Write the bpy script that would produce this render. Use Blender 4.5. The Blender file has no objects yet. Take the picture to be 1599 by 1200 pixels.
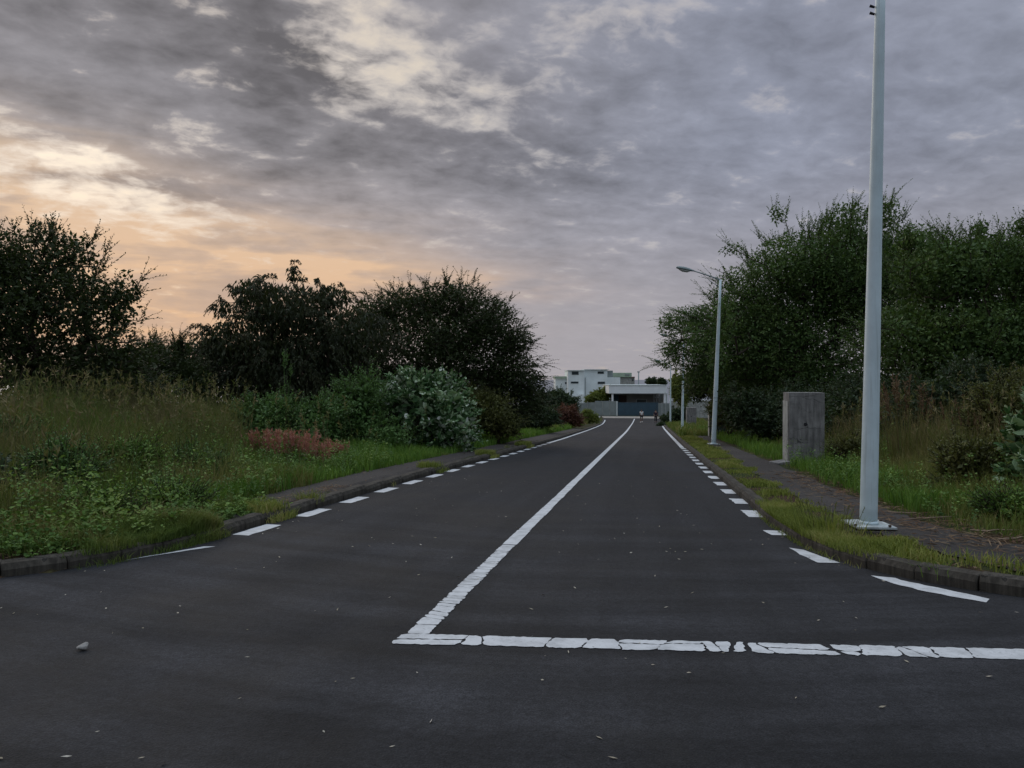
import bpy, bmesh, math, random
import numpy as np
from mathutils import Vector, Matrix

random.seed(7)
R0 = np.random.default_rng(11)
sc = bpy.context.scene
COL = sc.collection
rad = math.radians

# ------------------------------------------------------------------ camera
CAM_H = 1.35
FPX = 1200.0                      # focal length in pixels of the 1599 px wide photograph
HOR = 592.0                       # row of the true horizon
cd = bpy.data.cameras.new('camera')
cam = bpy.data.objects.new('camera', cd)
COL.objects.link(cam)
cd.sensor_width = 36.0
cd.lens = FPX / 1599.0 * 36.0
cd.clip_start = 0.05
cd.clip_end = 60000
cam.location = (0, 0, CAM_H)
cam.rotation_euler = (rad(90) - math.atan((600 - HOR) / FPX), 0, 0)
sc.camera = cam

# ------------------------------------------------------------------ view / light
sc.view_settings.view_transform = 'Standard'
sc.view_settings.look = 'None'
sc.view_settings.gamma = 1.0
sc.view_settings.use_curve_mapping = False
sc.view_settings.exposure = 0.56
sc.cycles.max_bounces = 5
sc.cycles.diffuse_bounces = 3
sc.cycles.glossy_bounces = 2
sc.cycles.transmission_bounces = 3
sc.cycles.transparent_max_bounces = 6

SUN_AZ, SUN_EL = rad(-32), rad(24)
sl = bpy.data.lights.new('sun', 'SUN')
sl.energy = 0.7
sl.angle = rad(50)
sl.color = (1.0, 0.91, 0.82)
sun = bpy.data.objects.new('sun', sl)
COL.objects.link(sun)
sd_ = Vector((math.sin(SUN_AZ) * math.cos(SUN_EL), math.cos(SUN_AZ) * math.cos(SUN_EL), math.sin(SUN_EL)))
sun.rotation_euler = sd_.to_track_quat('Z', 'Y').to_euler()
sun.location = sd_ * 60

world = bpy.data.worlds.new('World')
sc.world = world
world.use_nodes = True


class NT:
    """small helper that writes node maths as function calls"""
    def __init__(s, tree):
        s.t = tree
        s.n = tree.nodes
        s.l = tree.links

    def node(s, typ, **kw):
        n = s.n.new(typ)
        for k, v in kw.items():
            setattr(n, k, v)
        return n

    def put(s, sock, v):
        if isinstance(v, bpy.types.NodeSocket):
            s.l.new(v, sock)
        else:
            if isinstance(v, (tuple, list)) and len(v) == 3 and sock.type == 'RGBA':
                v = (*v, 1)
            sock.default_value = v

    def m(s, op, a, b=None, c=None, clamp=False):
        n = s.node('ShaderNodeMath', operation=op, use_clamp=clamp)
        s.put(n.inputs[0], a)
        if b is not None:
            s.put(n.inputs[1], b)
        if c is not None:
            s.put(n.inputs[2], c)
        return n.outputs[0]

    def add(s, a, b): return s.m('ADD', a, b)
    def sub(s, a, b): return s.m('SUBTRACT', a, b)
    def mul(s, a, b): return s.m('MULTIPLY', a, b)
    def div(s, a, b): return s.m('DIVIDE', a, b)

    def step(s, x, lo, hi, a=0.0, b=1.0):
        n = s.node('ShaderNodeMapRange', interpolation_type='SMOOTHSTEP')
        s.put(n.inputs[0], x)
        for i, v in enumerate((lo, hi, a, b)):
            s.put(n.inputs[i + 1], v)
        return n.outputs[0]

    def mix(s, f, a, b, mode='MIX'):
        n = s.node('ShaderNodeMix', data_type='RGBA', blend_type=mode)
        s.put(n.inputs[0], f)
        s.put(n.inputs[6], a)
        s.put(n.inputs[7], b)
        return n.outputs[2]

    def xyz(s, x, y, z):
        n = s.node('ShaderNodeCombineXYZ')
        for i, v in enumerate((x, y, z)):
            s.put(n.inputs[i], v)
        return n.outputs[0]

    def noise(s, vec, scale, detail=4, rough=0.5, dist=0.0, col=False):
        n = s.node('ShaderNodeTexNoise')
        if vec is not None:
            s.put(n.inputs['Vector'], vec)
        n.inputs['Scale'].default_value = scale
        n.inputs['Detail'].default_value = detail
        n.inputs['Roughness'].default_value = rough
        n.inputs['Distortion'].default_value = dist
        return n.outputs[1] if col else n.outputs[0]

    def sep(s, v):
        n = s.node('ShaderNodeSeparateXYZ')
        s.put(n.inputs[0], v)
        return n.outputs


def build_world():
    w = NT(world.node_tree)
    for n in list(w.n):
        w.n.remove(n)
    out = w.node('ShaderNodeOutputWorld')
    d = w.node('ShaderNodeTexCoord').outputs['Generated']
    x, y, z = w.sep(d)
    el = w.m('ARCSINE', z)
    az = w.m('ARCTAN2', x, y)
    zz = w.m('MAXIMUM', z, 0.0)
    inv = w.div(1.0, w.add(zz, 0.20))
    px, py = w.mul(x, inv), w.mul(y, inv)
    # turn the cloud sheet so that its streets run a little down to the right
    ca, sa = math.cos(rad(-20)), math.sin(rad(-20))
    qx = w.add(w.mul(px, ca), w.mul(py, -sa))
    qy = w.add(w.mul(px, sa), w.mul(py, ca))
    q = w.xyz(qx, qy, 3.7)

    def warped(scale, amt, seed):
        wp = w.noise(w.xyz(qx, qy, seed), scale, 4, 0.55, col=True)
        vm = w.node('ShaderNodeVectorMath', operation='MULTIPLY_ADD')
        w.put(vm.inputs[0], wp)
        vm.inputs[1].default_value = (amt, amt, 0.0)
        w.put(vm.inputs[2], q)
        return vm.outputs[0]
    qw = warped(2.0, 0.40, 1.3)
    qf = warped(5.0, 0.20, 8.1)
    n_big = w.noise(qw, 1.7, 3, 0.45)
    n_mid = w.noise(qw, 4.2, 7, 0.52)
    n_fine = w.noise(qf, 13.0, 7, 0.58)
    n_puff = w.noise(w.xyz(w.mul(qx, 1.0), w.mul(qy, 1.35), 12.0), 7.0, 6, 0.54)

    def blob(pxl, pyl, wx, wy, amp, tilt=0.0):
        a0 = math.atan((pxl - 800) / FPX)
        e0 = math.atan((HOR - pyl) / FPX * math.cos(a0))
        wa, we = wx / FPX, wy / FPX
        da, de = w.sub(az, a0), w.sub(el, e0)
        if tilt:
            c, s_ = math.cos(rad(tilt)), math.sin(rad(tilt))
            da, de = (w.add(w.mul(da, c), w.mul(de, s_)), w.sub(w.mul(de, c), w.mul(da, s_)))
        u, v = w.div(da, wa), w.div(de, we)
        g = w.add(w.mul(u, u), w.mul(v, v))
        return w.mul(w.m('EXPONENT', w.mul(g, -1.0)), amp)

    def total(lst):
        t = lst[0]
        for v in lst[1:]:
            t = w.add(t, v)
        return t
    # thin places in the sheet where the low sun lights the edges
    gaps = total([blob(620, 85, 130, 70, 0.26, -25), blob(700, 170, 160, 55, 0.20, -22), blob(525, 20, 70, 35, 0.22), blob(560, 150, 60, 30, .16, -20),
                  blob(970, 42, 110, 34, 0.27), blob(800, 140, 60, 40, .16), blob(300, 8, 60, 20, 0.18), blob(440, 148, 120, 16, 0.20, -6), blob(1215, 150, 70, 22, 0.25), blob(900, 30, 60, 20, .12),
                  blob(60, 270, 170, 55, 0.24, -14), blob(200, 300, 160, 40, 0.20, -20), blob(300, 345, 110, 26, 0.14, -8)])
    dark = total([blob(180, 75, 300, 65, 0.75), blob(500, 95, 90, 30, 0.9, -14), blob(400, 30, 90, 40, 0.6), blob(930, 130, 170, 50, 0.45), blob(420, 215, 260, 40, 0.40, -4),
                  blob(1450, 130, 260, 110, 0.15), blob(740, 255, 260, 36, 0.35), blob(760, 20, 60, 30, 0.35), blob(1150, 60, 160, 50, .25)])
    nn = w.sub(w.add(w.mul(n_mid, 0.30), w.add(w.mul(n_fine, 0.30), w.mul(n_puff, 0.40))), 0.5)
    g0 = w.add(w.mul(nn, 4.5), w.sub(w.mul(gaps, 1.75), 0.13))
    gap = w.step(g0, 0.06, 0.80)
    core = w.step(g0, 0.42, 1.10)
    # long even glow between the sheet's far edge and the sea, on the sun's side
    glow = total([blob(40, 310, 330, 70, 0.72, -9), blob(150, 410, 400, 75, 0.72), blob(560, 425, 230, 20, 0.62, -4), blob(230, 505, 240, 32, 0.80), blob(30, 200, 160, 40, .2)])
    band = w.noise(w.xyz(w.mul(az, 2.2), w.mul(el, 20.0), 2.0), 1.5, 5, 0.55, 0.5)
    glow = w.mul(glow, w.step(w.add(w.mul(band, 0.6), w.mul(n_mid, 0.4)), 0.38, 0.62, 0.35, 1.25))
    # colours of the sheet
    right = w.step(az, rad(-14), rad(20))
    low = w.step(el, rad(17), rad(1))
    left = w.step(az, rad(4), rad(-28))
    grey = w.mix(right, (0.186, 0.178, 0.190), (0.172, 0.185, 0.232))
    hor = w.mix(left, (0.268, 0.250, 0.262), (0.39, 0.275, 0.205))
    sheet = w.mix(w.mul(low, 0.80), grey, hor)
    soft = w.step(el, rad(2.0), rad(15), 0.14, 1.0)
    tv = w.sub(w.add(w.mul(n_big, 0.40), w.add(w.mul(n_puff, 0.35), w.mul(n_mid, 0.25))), 0.5)
    tone = w.add(1.05, w.mul(soft, w.add(w.mul(tv, w.sub(3.1, w.mul(right, 1.1))), w.mul(w.sub(n_fine, 0.5), 0.55))))
    tone = w.sub(tone, w.mul(dark, 0.42))
    tone = w.m('MINIMUM', w.m('MAXIMUM', tone, 0.50), 1.75)
    # an overcast sky is brighter overhead than at its rim, and bluer away from the sunset
    zen = w.step(el, rad(26), rad(75), 1.0, 3.4)
    back = w.step(w.m('ABSOLUTE', w.sub(az, SUN_AZ)), rad(55), rad(120))
    cool = w.m('MAXIMUM', back, w.step(el, rad(25), rad(60)))
    sheet = w.mix(cool, sheet, (0.200, 0.228, 0.262))
    tz = w.mul(tone, zen)
    sheet = w.mix(1.0, sheet, w.xyz(tz, tz, tz), 'MULTIPLY')
    lit = w.mix(low, (0.57, 0.48, 0.365), (0.60, 0.405, 0.25))
    lit = w.mix(core, w.mix(low, (0.39, 0.345, 0.305), (0.50, 0.36, 0.26)), lit)
    lit = w.mix(w.mul(right, 0.6), lit, (0.42, 0.39, 0.39))
    col = w.mix(w.m('MINIMUM', glow, 0.85), sheet, w.mix(low, (0.56, 0.415, 0.29), (0.57, 0.355, 0.205)))
    col = w.mix(w.mul(gap, w.mul(soft, 0.95)), col, lit)
    below = w.step(el, rad(-0.2), rad(-3))
    col = w.mix(below, col, (0.10, 0.10, 0.10))
    bg = w.node('ShaderNodeBackground')
    w.put(bg.inputs[0], col)
    bg.inputs[1].default_value = 1.0
    sky = w.node('ShaderNodeTexSky', sky_type='NISHITA')
    sky.sun_disc = False
    sky.sun_elevation = SUN_EL
    sky.sun_rotation = SUN_AZ
    bg2 = w.node('ShaderNodeBackground')
    w.put(bg2.inputs[0], sky.outputs[0])
    bg2.inputs[1].default_value = 0.05
    mx = w.node('ShaderNodeMixShader')
    w.put(mx.inputs[0], w.sub(1.0, w.mul(gap, 0.25)))
    w.l.new(bg2.outputs[0], mx.inputs[1])
    w.l.new(bg.outputs[0], mx.inputs[2])
    w.l.new(mx.outputs[0], out.inputs[0])


build_world()

# ------------------------------------------------------------------ places: road coordinates and the lie of the land
DX, DY = 0.1708, 0.9853           # the road's direction in plan
SLOPE = 0.04434                   # it runs downhill away from us


def sr2xy(s, r):
    return s * DX + r * DY, s * DY - r * DX


def xy2sr(x, y):
    return x * DX + y * DY, x * DY - y * DX


LK = np.array([(3.0, -60), (3.25, -30), (3.45, -16), (3.7, -11), (4.05, -8), (4.5, -6.5), (4.95, -5.6), (5.29, -5.08), (5.6, -4.82), (6.0, -4.64), (6.6, -4.52),
               (7.4, -4.47), (9, -4.48), (13, -4.54), (18, -4.52), (24, -4.42), (40, -4.36), (60, -4.55), (75, -4.8), (95, -5.3), (110, -5.8), (124, -6.6)])
RK = np.array([(5.3, 60), (5.4, 8), (5.55, 5), (5.8, 3.8), (6.26, 2.76), (6.6, 2.3), (7.0, 1.98), (7.5, 1.75), (8.3, 1.6), (9.6, 1.53), (14, 1.52), (30, 1.56), (50, 1.66), (70, 1.8), (95, 2.1), (124, 3.2)])


def rL(s): return np.interp(s, LK[:, 0], LK[:, 1])
def rR(s): return np.interp(s, RK[:, 0], RK[:, 1])


def sstep(x, a, b):
    t = np.clip((x - a) / (b - a), 0, 1)
    return t * t * (3 - 2 * t)


def road_z(s):
    s = np.asarray(s, float)
    e = np.where(s < 88, 0, np.where(s < 125, 0.00055 * (s - 88) ** 2, 0.00055 * 37 ** 2 + (s - 125) * 0.0407))
    far = np.where(s > 185, -(s - 185) * 0.055, 0)
    return -SLOPE * s + e + far


def poly_dist(s, r, P):
    d = np.full(np.shape(s), 1e9)
    for (a, b) in zip(P[:-1], P[1:]):
        v = b - a
        t = np.clip(((s - a[0]) * v[0] + (r - a[1]) * v[1]) / (v @ v), 0, 1)
        d = np.minimum(d, np.hypot(s - a[0] - t * v[0], r - a[1] - t * v[1]))
    return d


def side_dist(s, r):
    """distance behind the kerb: positive on the land, negative on the road"""
    s = np.asarray(s, float); r = np.asarray(r, float)
    dl, dr = poly_dist(s, r, LK), poly_dist(s, r, RK)
    il, ir = (r < rL(s)) & (s > 3.0), (r > rR(s)) & (s > 5.3)
    d = np.where(il, dl, np.where(ir, dr, -np.minimum(dl, dr)))
    return np.where(s > 124, np.abs(s - 124) + 0.2, d)


def wave(s, r):
    return (np.sin(s * 0.9 + 1.3) * np.cos(r * 1.1 + 0.4) * 0.5 + np.sin(s * 0.37 - r * 0.53 + 2.1) + 0.4 * np.sin(s * 1.9 + r * 2.3))


def ground_z(s, r):
    s = np.asarray(s, float); r = np.asarray(r, float)
    d = side_dist(s, r)
    land = sstep(d, 0.02, 0.30)
    z = road_z(s) + land * 0.14 - 0.03
    near = 1 - sstep(s, 24, 60)
    bl = sstep(-r, 6.2, 11.5) * (0.25 + 0.30 * near) * sstep(d, 1.2, 5.0)
    br = sstep(r, 3.6, 7.5) * (0.25 + 0.50 * near) * sstep(d, 2.2, 5.0)
    ok = (s < 118)
    z = z + np.where(ok, bl + br, 0) * (1 - sstep(s, 95, 118))
    z = z + wave(s, r) * 0.06 * sstep(d, 2.4, 5.0) * (1 - sstep(s, 80, 115))
    return z


def gpt(s, r, lift=0.0):
    x, y = sr2xy(s, r)
    return Vector((x, y, float(ground_z(s, r)) + lift))


def pw(px, py, t):
    """point of the world seen at a photograph pixel, t metres ahead"""
    return Vector(((px - 800) / FPX * t, t, CAM_H - (py - HOR) / FPX * t))


def gx(x, y):
    s, r = xy2sr(x, y)
    return float(ground_z(s, r))


def gpx(px, t):
    x = (px - 800) / FPX * t
    return Vector((x, t, gx(x, t)))


# ------------------------------------------------------------------ object helpers
def tag(o, label=None, cat=None, group=None, kind=None):
    if label: o['label'] = label
    if cat: o['category'] = cat
    if group: o['group'] = group
    if kind: o['kind'] = kind
    return o


def link(name, me, mat=None, parent=None, loc=None):
    o = bpy.data.objects.new(name, me)
    COL.objects.link(o)
    if mat is not None and me is not None and not me.materials:
        me.materials.append(mat)
    if parent is not None:
        o.parent = parent
    if loc is not None:
        o.location = loc
    return o


def empty(name, loc, rz=0.0):
    o = bpy.data.objects.new(name, None)
    COL.objects.link(o)
    o.location = loc
    o.rotation_euler = (0, 0, rz)
    o.empty_display_size = 0.2
    return o


def np_mesh(name, verts, faces, smooth=False):
    """faces: (n,k) array, all of one size"""
    me = bpy.data.meshes.new(name)
    verts = np.ascontiguousarray(verts, np.float32)
    faces = np.ascontiguousarray(faces, np.int32)
    n, k = faces.shape
    me.vertices.add(len(verts)); me.vertices.foreach_set('co', verts.ravel())
    me.loops.add(n * k); me.loops.foreach_set('vertex_index', faces.ravel())
    me.polygons.add(n)
    me.polygons.foreach_set('loop_start', np.arange(0, n * k, k, dtype=np.int32))
    me.update(calc_edges=True)
    if smooth:
        me.polygons.foreach_set('use_smooth', np.ones(n, bool))
    return me


def py_mesh(name, verts, faces, smooth=False):
    me = bpy.data.meshes.new(name)
    me.from_pydata([tuple(v) for v in verts], [], faces)
    me.update()
    if smooth:
        for p in me.polygons: p.use_smooth = True
    return me


def bm_mesh(name, bm, smooth=False):
    me = bpy.data.meshes.new(name)
    bmesh.ops.recalc_face_normals(bm, faces=bm.faces)
    bm.to_mesh(me); bm.free()
    if smooth:
        for p in me.polygons: p.use_smooth = True
    return me


def bm_box(bm, x0, x1, y0, y1, z0, z1, bev=0.0):
    vs = [bm.verts.new((x, y, z)) for x in (x0, x1) for y in (y0, y1) for z in (z0, z1)]
    fs = [(0, 1, 3, 2), (4, 6, 7, 5), (0, 4, 5, 1), (2, 3, 7, 6), (0, 2, 6, 4), (1, 5, 7, 3)]
    fc = [bm.faces.new([vs[i] for i in f]) for f in fs]
    if bev:
        es = list({e for f in fc for e in f.edges})
        bmesh.ops.bevel(bm, geom=es, offset=bev, segments=2, affect='EDGES', profile=0.7)


def bm_tube(bm, pts, rads, n=12, caps=True):
    rings = []
    for i, p in enumerate(pts):
        p = Vector(p)
        a = Vector(pts[max(i - 1, 0)]); b = Vector(pts[min(i + 1, len(pts) - 1)])
        t = (b - a).normalized()
        u = t.orthogonal().normalized() if abs(t.z) < 0.9 else t.cross(Vector((0, 1, 0))).normalized()
        v = t.cross(u)
        rings.append([bm.verts.new(p + (u * math.cos(k * 2 * math.pi / n) + v * math.sin(k * 2 * math.pi / n)) * rads[i]) for k in range(n)])
    for a, b in zip(rings[:-1], rings[1:]):
        for k in range(n):
            bm.faces.new((a[k], a[(k + 1) % n], b[(k + 1) % n], b[k]))
    if caps:
        bm.faces.new(rings[0][::-1]); bm.faces.new(rings[-1])


# ------------------------------------------------------------------ materials
def newmat(name):
    m = bpy.data.materials.new(name)
    m.use_nodes = True
    w = NT(m.node_tree)
    b = w.n['Principled BSDF']
    return m, w, b


def simple(name, col, rough=0.7, spec=0.3, var=0.15, scale=6.0, metal=0.0, bump=0.0, streak=0.0):
    m, w, b = newmat(name)
    tc = w.node('ShaderNodeTexCoord').outputs['Object']
    n = w.noise(tc, scale, 6, 0.6)
    f = w.step(n, 0.3, 0.7, 1 - var, 1 + var)
    c = w.mix(1.0, (*col, 1), w.xyz(f, f, f), 'MULTIPLY')
    if streak:
        # dirt runs down the paint, rust specks here and there
        x, y, z = w.sep(tc)
        rn_ = w.noise(w.xyz(w.mul(x, 26), w.mul(y, 26), w.mul(z, 1.1)), 1.0, 6, 0.6)
        c = w.mix(w.step(rn_, 0.50, 0.78, 0.0, streak * 2), c, (0.22, 0.24, 0.23))
        c = w.mix(w.mul(w.step(w.noise(tc, 30, 4, 0.6), 0.70, 0.76), 0.6), c, (0.16, 0.12, 0.09))
    w.put(b.inputs['Base Color'], c)
    b.inputs['Roughness'].default_value = rough
    b.inputs['Specular IOR Level'].default_value = spec
    b.inputs['Metallic'].default_value = metal
    if bump:
        bp = w.node('ShaderNodeBump')
        bp.inputs['Strength'].default_value = bump
        bp.inputs['Distance'].default_value = 0.02
        w.put(bp.inputs['Height'], w.noise(tc, scale * 6, 5, 0.65))
        w.put(b.inputs['Normal'], bp.outputs[0])
    return m


def leafmat(name, cols, rough=0.55, spec=0.25, trans=0.25, clump=1.2, k=1.9, mixc=0.38):
    """leaf colour differs from leaf to leaf and from clump to clump"""
    m, w, b = newmat(name)
    cols = [tuple(min(0.6, v * k) for v in c) for c in cols]
    rnd = w.node('ShaderNodeNewGeometry').outputs['Random Per Island']
    tc = w.node('ShaderNodeTexCoord').outputs['Object']
    cl = w.noise(tc, clump, 3, 0.5)
    f = w.add(w.mul(rnd, 1.0 - mixc), w.mul(w.step(cl, 0.36, 0.64), mixc))
    rp = w.node('ShaderNodeValToRGB')
    e = rp.color_ramp.elements
    e[0].position = 0.0; e[0].color = (*cols[0], 1)
    e[1].position = 1.0; e[1].color = (*cols[-1], 1)
    for i, c in enumerate(cols[1:-1]):
        q = e.new((i + 1) / (len(cols) - 1)); q.color = (*c, 1)
    w.put(rp.inputs[0], f)
    w.put(b.inputs['Base Color'], rp.outputs[0])
    b.inputs['Roughness'].default_value = rough
    b.inputs['Specular IOR Level'].default_value = spec
    if trans:
        tr = w.node('ShaderNodeBsdfTranslucent')
        w.put(tr.inputs[0], w.mix(1.0, rp.outputs[0], (1.1, 1.15, 0.6), 'MULTIPLY'))
        mx = w.node('ShaderNodeMixShader')
        mx.inputs[0].default_value = trans
        w.l.new(b.outputs[0], mx.inputs[1]); w.l.new(tr.outputs[0], mx.inputs[2])
        w.l.new(mx.outputs[0], w.n['Material Output'].inputs[0])
    return m


def mat_asphalt(name, base, warm, fine=260, streak=True):
    m, w, b = newmat(name)
    tc = w.node('ShaderNodeTexCoord').outputs['Object']
    x, y, z = w.sep(tc)
    s_ = w.add(w.mul(x, DX), w.mul(y, DY))
    r_ = w.sub(w.mul(x, DY), w.mul(y, DX))
    big = w.noise(tc, 0.55, 5, 0.6, 0.4)
    grain = w.noise(tc, fine, 3, 0.7)
    v = w.step(big, 0.32, 0.70, 0.74, 1.32)
    if streak:
        # bands left by the paver and by turning tyres
        bend = w.xyz(w.mul(r_, 0.16), w.add(s_, w.mul(w.m('POWER', w.m('ABSOLUTE', w.add(r_, 1.0)), 1.5), -0.11)), 0.0)
        st = w.noise(bend, 1.9, 5, 0.6)
        nearj = w.step(s_, 13.0, 4.0)
        v = w.mul(v, w.add(1.0, w.mul(nearj, w.step(st, 0.34, 0.68, -0.25, 0.62))))
        ln = w.noise(w.xyz(w.mul(r_, 1.3), w.mul(s_, 0.05), 4.0), 1.6, 4, 0.55)
        v = w.mul(v, w.step(ln, 0.3, 0.7, 0.86, 1.16))
    v = w.mul(v, w.step(grain, 0.30, 0.75, 0.60, 1.50))
    v = w.mul(v, w.step(w.noise(tc, 24, 5, 0.7), 0.32, 0.68, 0.80, 1.24))
    vo = w.node('ShaderNodeTexVoronoi')
    w.put(vo.inputs['Vector'], tc); vo.inputs['Scale'].default_value = 85
    spk = w.step(vo.outputs['Distance'], 0.16, 0.05)
    sel = w.step(w.sep(vo.outputs['Color'])[0], 0.80, 0.93)
    c = w.mix(1.0, (*base, 1), w.xyz(v, v, v), 'MULTIPLY')
    c = w.mix(w.mul(spk, w.mul(sel, 0.5)), c, (0.16, 0.15, 0.14))
    dust = w.step(w.noise(tc, 1.7, 7, 0.65), 0.52, 0.74)
    c = w.mix(w.mul(dust, 0.30), c, warm)
    w.put(b.inputs['Base Color'], c)
    w.put(b.inputs['Roughness'], w.step(big, 0.3, 0.7, 0.78, 0.95))
    b.inputs['Specular IOR Level'].default_value = 0.18
    bp = w.node('ShaderNodeBump')
    bp.inputs['Strength'].default_value = 0.55
    bp.inputs['Distance'].default_value = 0.006
    w.put(bp.inputs['Height'], w.add(grain, w.mul(vo.outputs['Distance'], 0.7)))
    w.put(b.inputs['Normal'], bp.outputs[0])
    return m


def mat_paint():
    m, w, b = newmat('road_paint')
    tc = w.node('ShaderNodeTexCoord').outputs['Object']
    g = w.noise(tc, 190, 3, 0.7)
    n = w.noise(tc, 7, 7, 0.65)
    f = w.step(n, 0.30, 0.62, 0.72, 1.0)
    c = w.mix(1.0, (0.56, 0.58, 0.61), w.xyz(f, f, f), 'MULTIPLY')
    wear = w.mul(w.step(w.noise(tc, 42, 6, 0.7), 0.58, 0.70), 0.65)
    c = w.mix(wear, c, (0.12, 0.12, 0.13))
    w.put(b.inputs['Base Color'], c)
    b.inputs['Roughness'].default_value = 0.7
    b.inputs['Specular IOR Level'].default_value = 0.3
    bp = w.node('ShaderNodeBump'); bp.inputs['Strength'].default_value = 0.4; bp.inputs['Distance'].default_value = 0.004
    w.put(bp.inputs['Height'], g); w.put(b.inputs['Normal'], bp.outputs[0])
    return m


def mat_ground():
    m, w, b = newmat('soil_and_turf')
    tc = w.node('ShaderNodeTexCoord').outputs['Object']
    n1 = w.noise(tc, 0.9, 6, 0.6); n2 = w.noise(tc, 9.0, 6, 0.65); n3 = w.noise(tc, 55, 4, 0.6)
    soil = w.mix(w.step(n2, 0.35, 0.65), (0.036, 0.024, 0.016), (0.075, 0.048, 0.030))
    turf = w.mix(w.step(n2, 0.4, 0.6), (0.022, 0.034, 0.012), (0.040, 0.050, 0.018))
    c = w.mix(w.step(w.add(n1, w.mul(n2, 0.3)), 0.55, 0.70), soil, turf)
    f = w.step(n3, 0.3, 0.7, 0.65, 1.3)
    c = w.mix(1.0, c, w.xyz(f, f, f), 'MULTIPLY')
    w.put(b.inputs['Base Color'], c)
    b.inputs['Roughness'].default_value = 0.95
    b.inputs['Specular IOR Level'].default_value = 0.1
    bp = w.node('ShaderNodeBump'); bp.inputs['Strength'].default_value = 0.8; bp.inputs['Distance'].default_value = 0.03
    w.put(bp.inputs['Height'], w.add(n2, n3)); w.put(b.inputs['Normal'], bp.outputs[0])
    return m


def mat_concrete(name, base, stain=0.6):
    m, w, b = newmat(name)
    tc = w.node('ShaderNodeTexCoord').outputs['Object']
    x, y, z = w.sep(tc)
    n = w.noise(tc, 2.6, 7, 0.65)
    run = w.noise(w.xyz(w.mul(x, 6.0), w.mul(y, 6.0), w.mul(z, 0.7)), 2.2, 6, 0.6)
    fine = w.noise(tc, 60, 4, 0.65)
    f = w.mul(w.step(n, 0.28, 0.72, 0.72, 1.22), w.step(run, 0.30, 0.70, 1.0 - 0.45 * stain, 1.12))
    f = w.mul(f, w.step(fine, 0.3, 0.7, 0.88, 1.1))
    c = w.mix(1.0, (*base, 1), w.xyz(f, f, f), 'MULTIPLY')
    vc = w.node('ShaderNodeTexVoronoi', feature='DISTANCE_TO_EDGE')
    vm = w.node('ShaderNodeVectorMath', operation='MULTIPLY_ADD')
    w.put(vm.inputs[0], w.noise(tc, 3.0, 4, 0.6, col=True)); vm.inputs[1].default_value = (.5, .5, .25); w.put(vm.inputs[2], w.xyz(w.mul(x, .7), w.mul(y, .7), w.mul(z, 2.2)))
    w.put(vc.inputs['Vector'], vm.outputs[0]); vc.inputs['Scale'].default_value = 1.5
    crack = w.mul(w.step(vc.outputs['Distance'], 0.022, 0.004), w.step(w.noise(tc, 1.3, 2, 0.5), 0.46, 0.56))
    c = w.mix(w.mul(crack, 0.8 * stain), c, (0.02, 0.02, 0.02))
    blk = w.mul(w.step(w.noise(tc, 4.2, 6, 0.7), 0.60, 0.74), 0.55 * stain)
    c = w.mix(blk, c, (0.035, 0.035, 0.032))
    w.put(b.inputs['Base Color'], c)
    b.inputs['Roughness'].default_value = 0.92
    b.inputs['Specular IOR Level'].default_value = 0.15
    bp = w.node('ShaderNodeBump'); bp.inputs['Strength'].default_value = 0.5; bp.inputs['Distance'].default_value = 0.01
    w.put(bp.inputs['Height'], w.add(n, w.mul(fine, 0.6))); w.put(b.inputs['Normal'], bp.outputs[0])
    return m


M = {}
M['asphalt'] = mat_asphalt('asphalt', (0.0192, 0.0197, 0.0228), (0.030, 0.029, 0.028), 110)
M['path'] = mat_asphalt('worn_path_asphalt', (0.044, 0.040, 0.039), (0.062, 0.050, 0.038), 90, False)
M['paint'] = mat_paint()
M['ground'] = mat_ground()
M['kerb'] = mat_concrete('kerb_concrete', (0.070, 0.063, 0.054), 1.0)
M['concrete'] = mat_concrete('weathered_concrete', (0.23, 0.225, 0.225), 0.9)
M['apron'] = mat_concrete('apron_concrete', (0.33, 0.30, 0.27), 0.3)
M['white_pole'] = simple('white_pole_paint', (0.55, 0.655, 0.71), 0.45, 0.4, 0.08, 3.5, streak=.22)
M['plate'] = simple('dirty_plate_paint', (0.40, 0.44, 0.45), 0.6, 0.3, 0.3, 9, streak=.3)
M['white_metal'] = simple('pale_galvanised', (0.55, 0.57, 0.58), 0.5, 0.4, 0.12, 8)
M['grey_metal'] = simple('grey_lamp_metal', (0.20, 0.25, 0.26), 0.5, 0.4, 0.12, 8)
M['black'] = simple('dark_rubber', (0.02, 0.02, 0.025), 0.7, 0.3, 0.2, 8)
M['rust'] = simple('rusty_bolt', (0.08, 0.05, 0.035), 0.7, 0.3, 0.3, 30)
M['house'] = simple('house_render', (0.78, 0.84, 0.86), 0.85, 0.2, 0.07, 0.6)
M['house_roof'] = simple('pale_roof', (0.60, 0.66, 0.67), 0.8, 0.2, 0.1, 0.7)
M['green_roof'] = simple('green_roof', (0.36, 0.46, 0.36), 0.8, 0.2, 0.1, 0.7)
M['fascia'] = simple('white_fascia', (0.80, 0.83, 0.86), 0.7, 0.3, 0.05, 0.8)
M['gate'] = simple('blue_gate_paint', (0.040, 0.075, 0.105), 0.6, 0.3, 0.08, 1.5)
M['beige'] = simple('beige_wall', (0.36, 0.34, 0.34), 0.85, 0.2, 0.08, 1.0)
M['brown'] = simple('brown_door', (0.10, 0.055, 0.05), 0.6, 0.3, 0.1, 2.0)
M['dark'] = simple('recess_shade', (0.05, 0.06, 0.07), 0.8, 0.2, 0.1, 2.0)
M['glass'] = simple('dark_glass', (0.03, 0.04, 0.05), 0.12, 0.5, 0.1, 1.0)
M['fence'] = simple('grey_fence_panel', (0.22, 0.25, 0.25), 0.7, 0.3, 0.15, 0.9)
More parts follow.
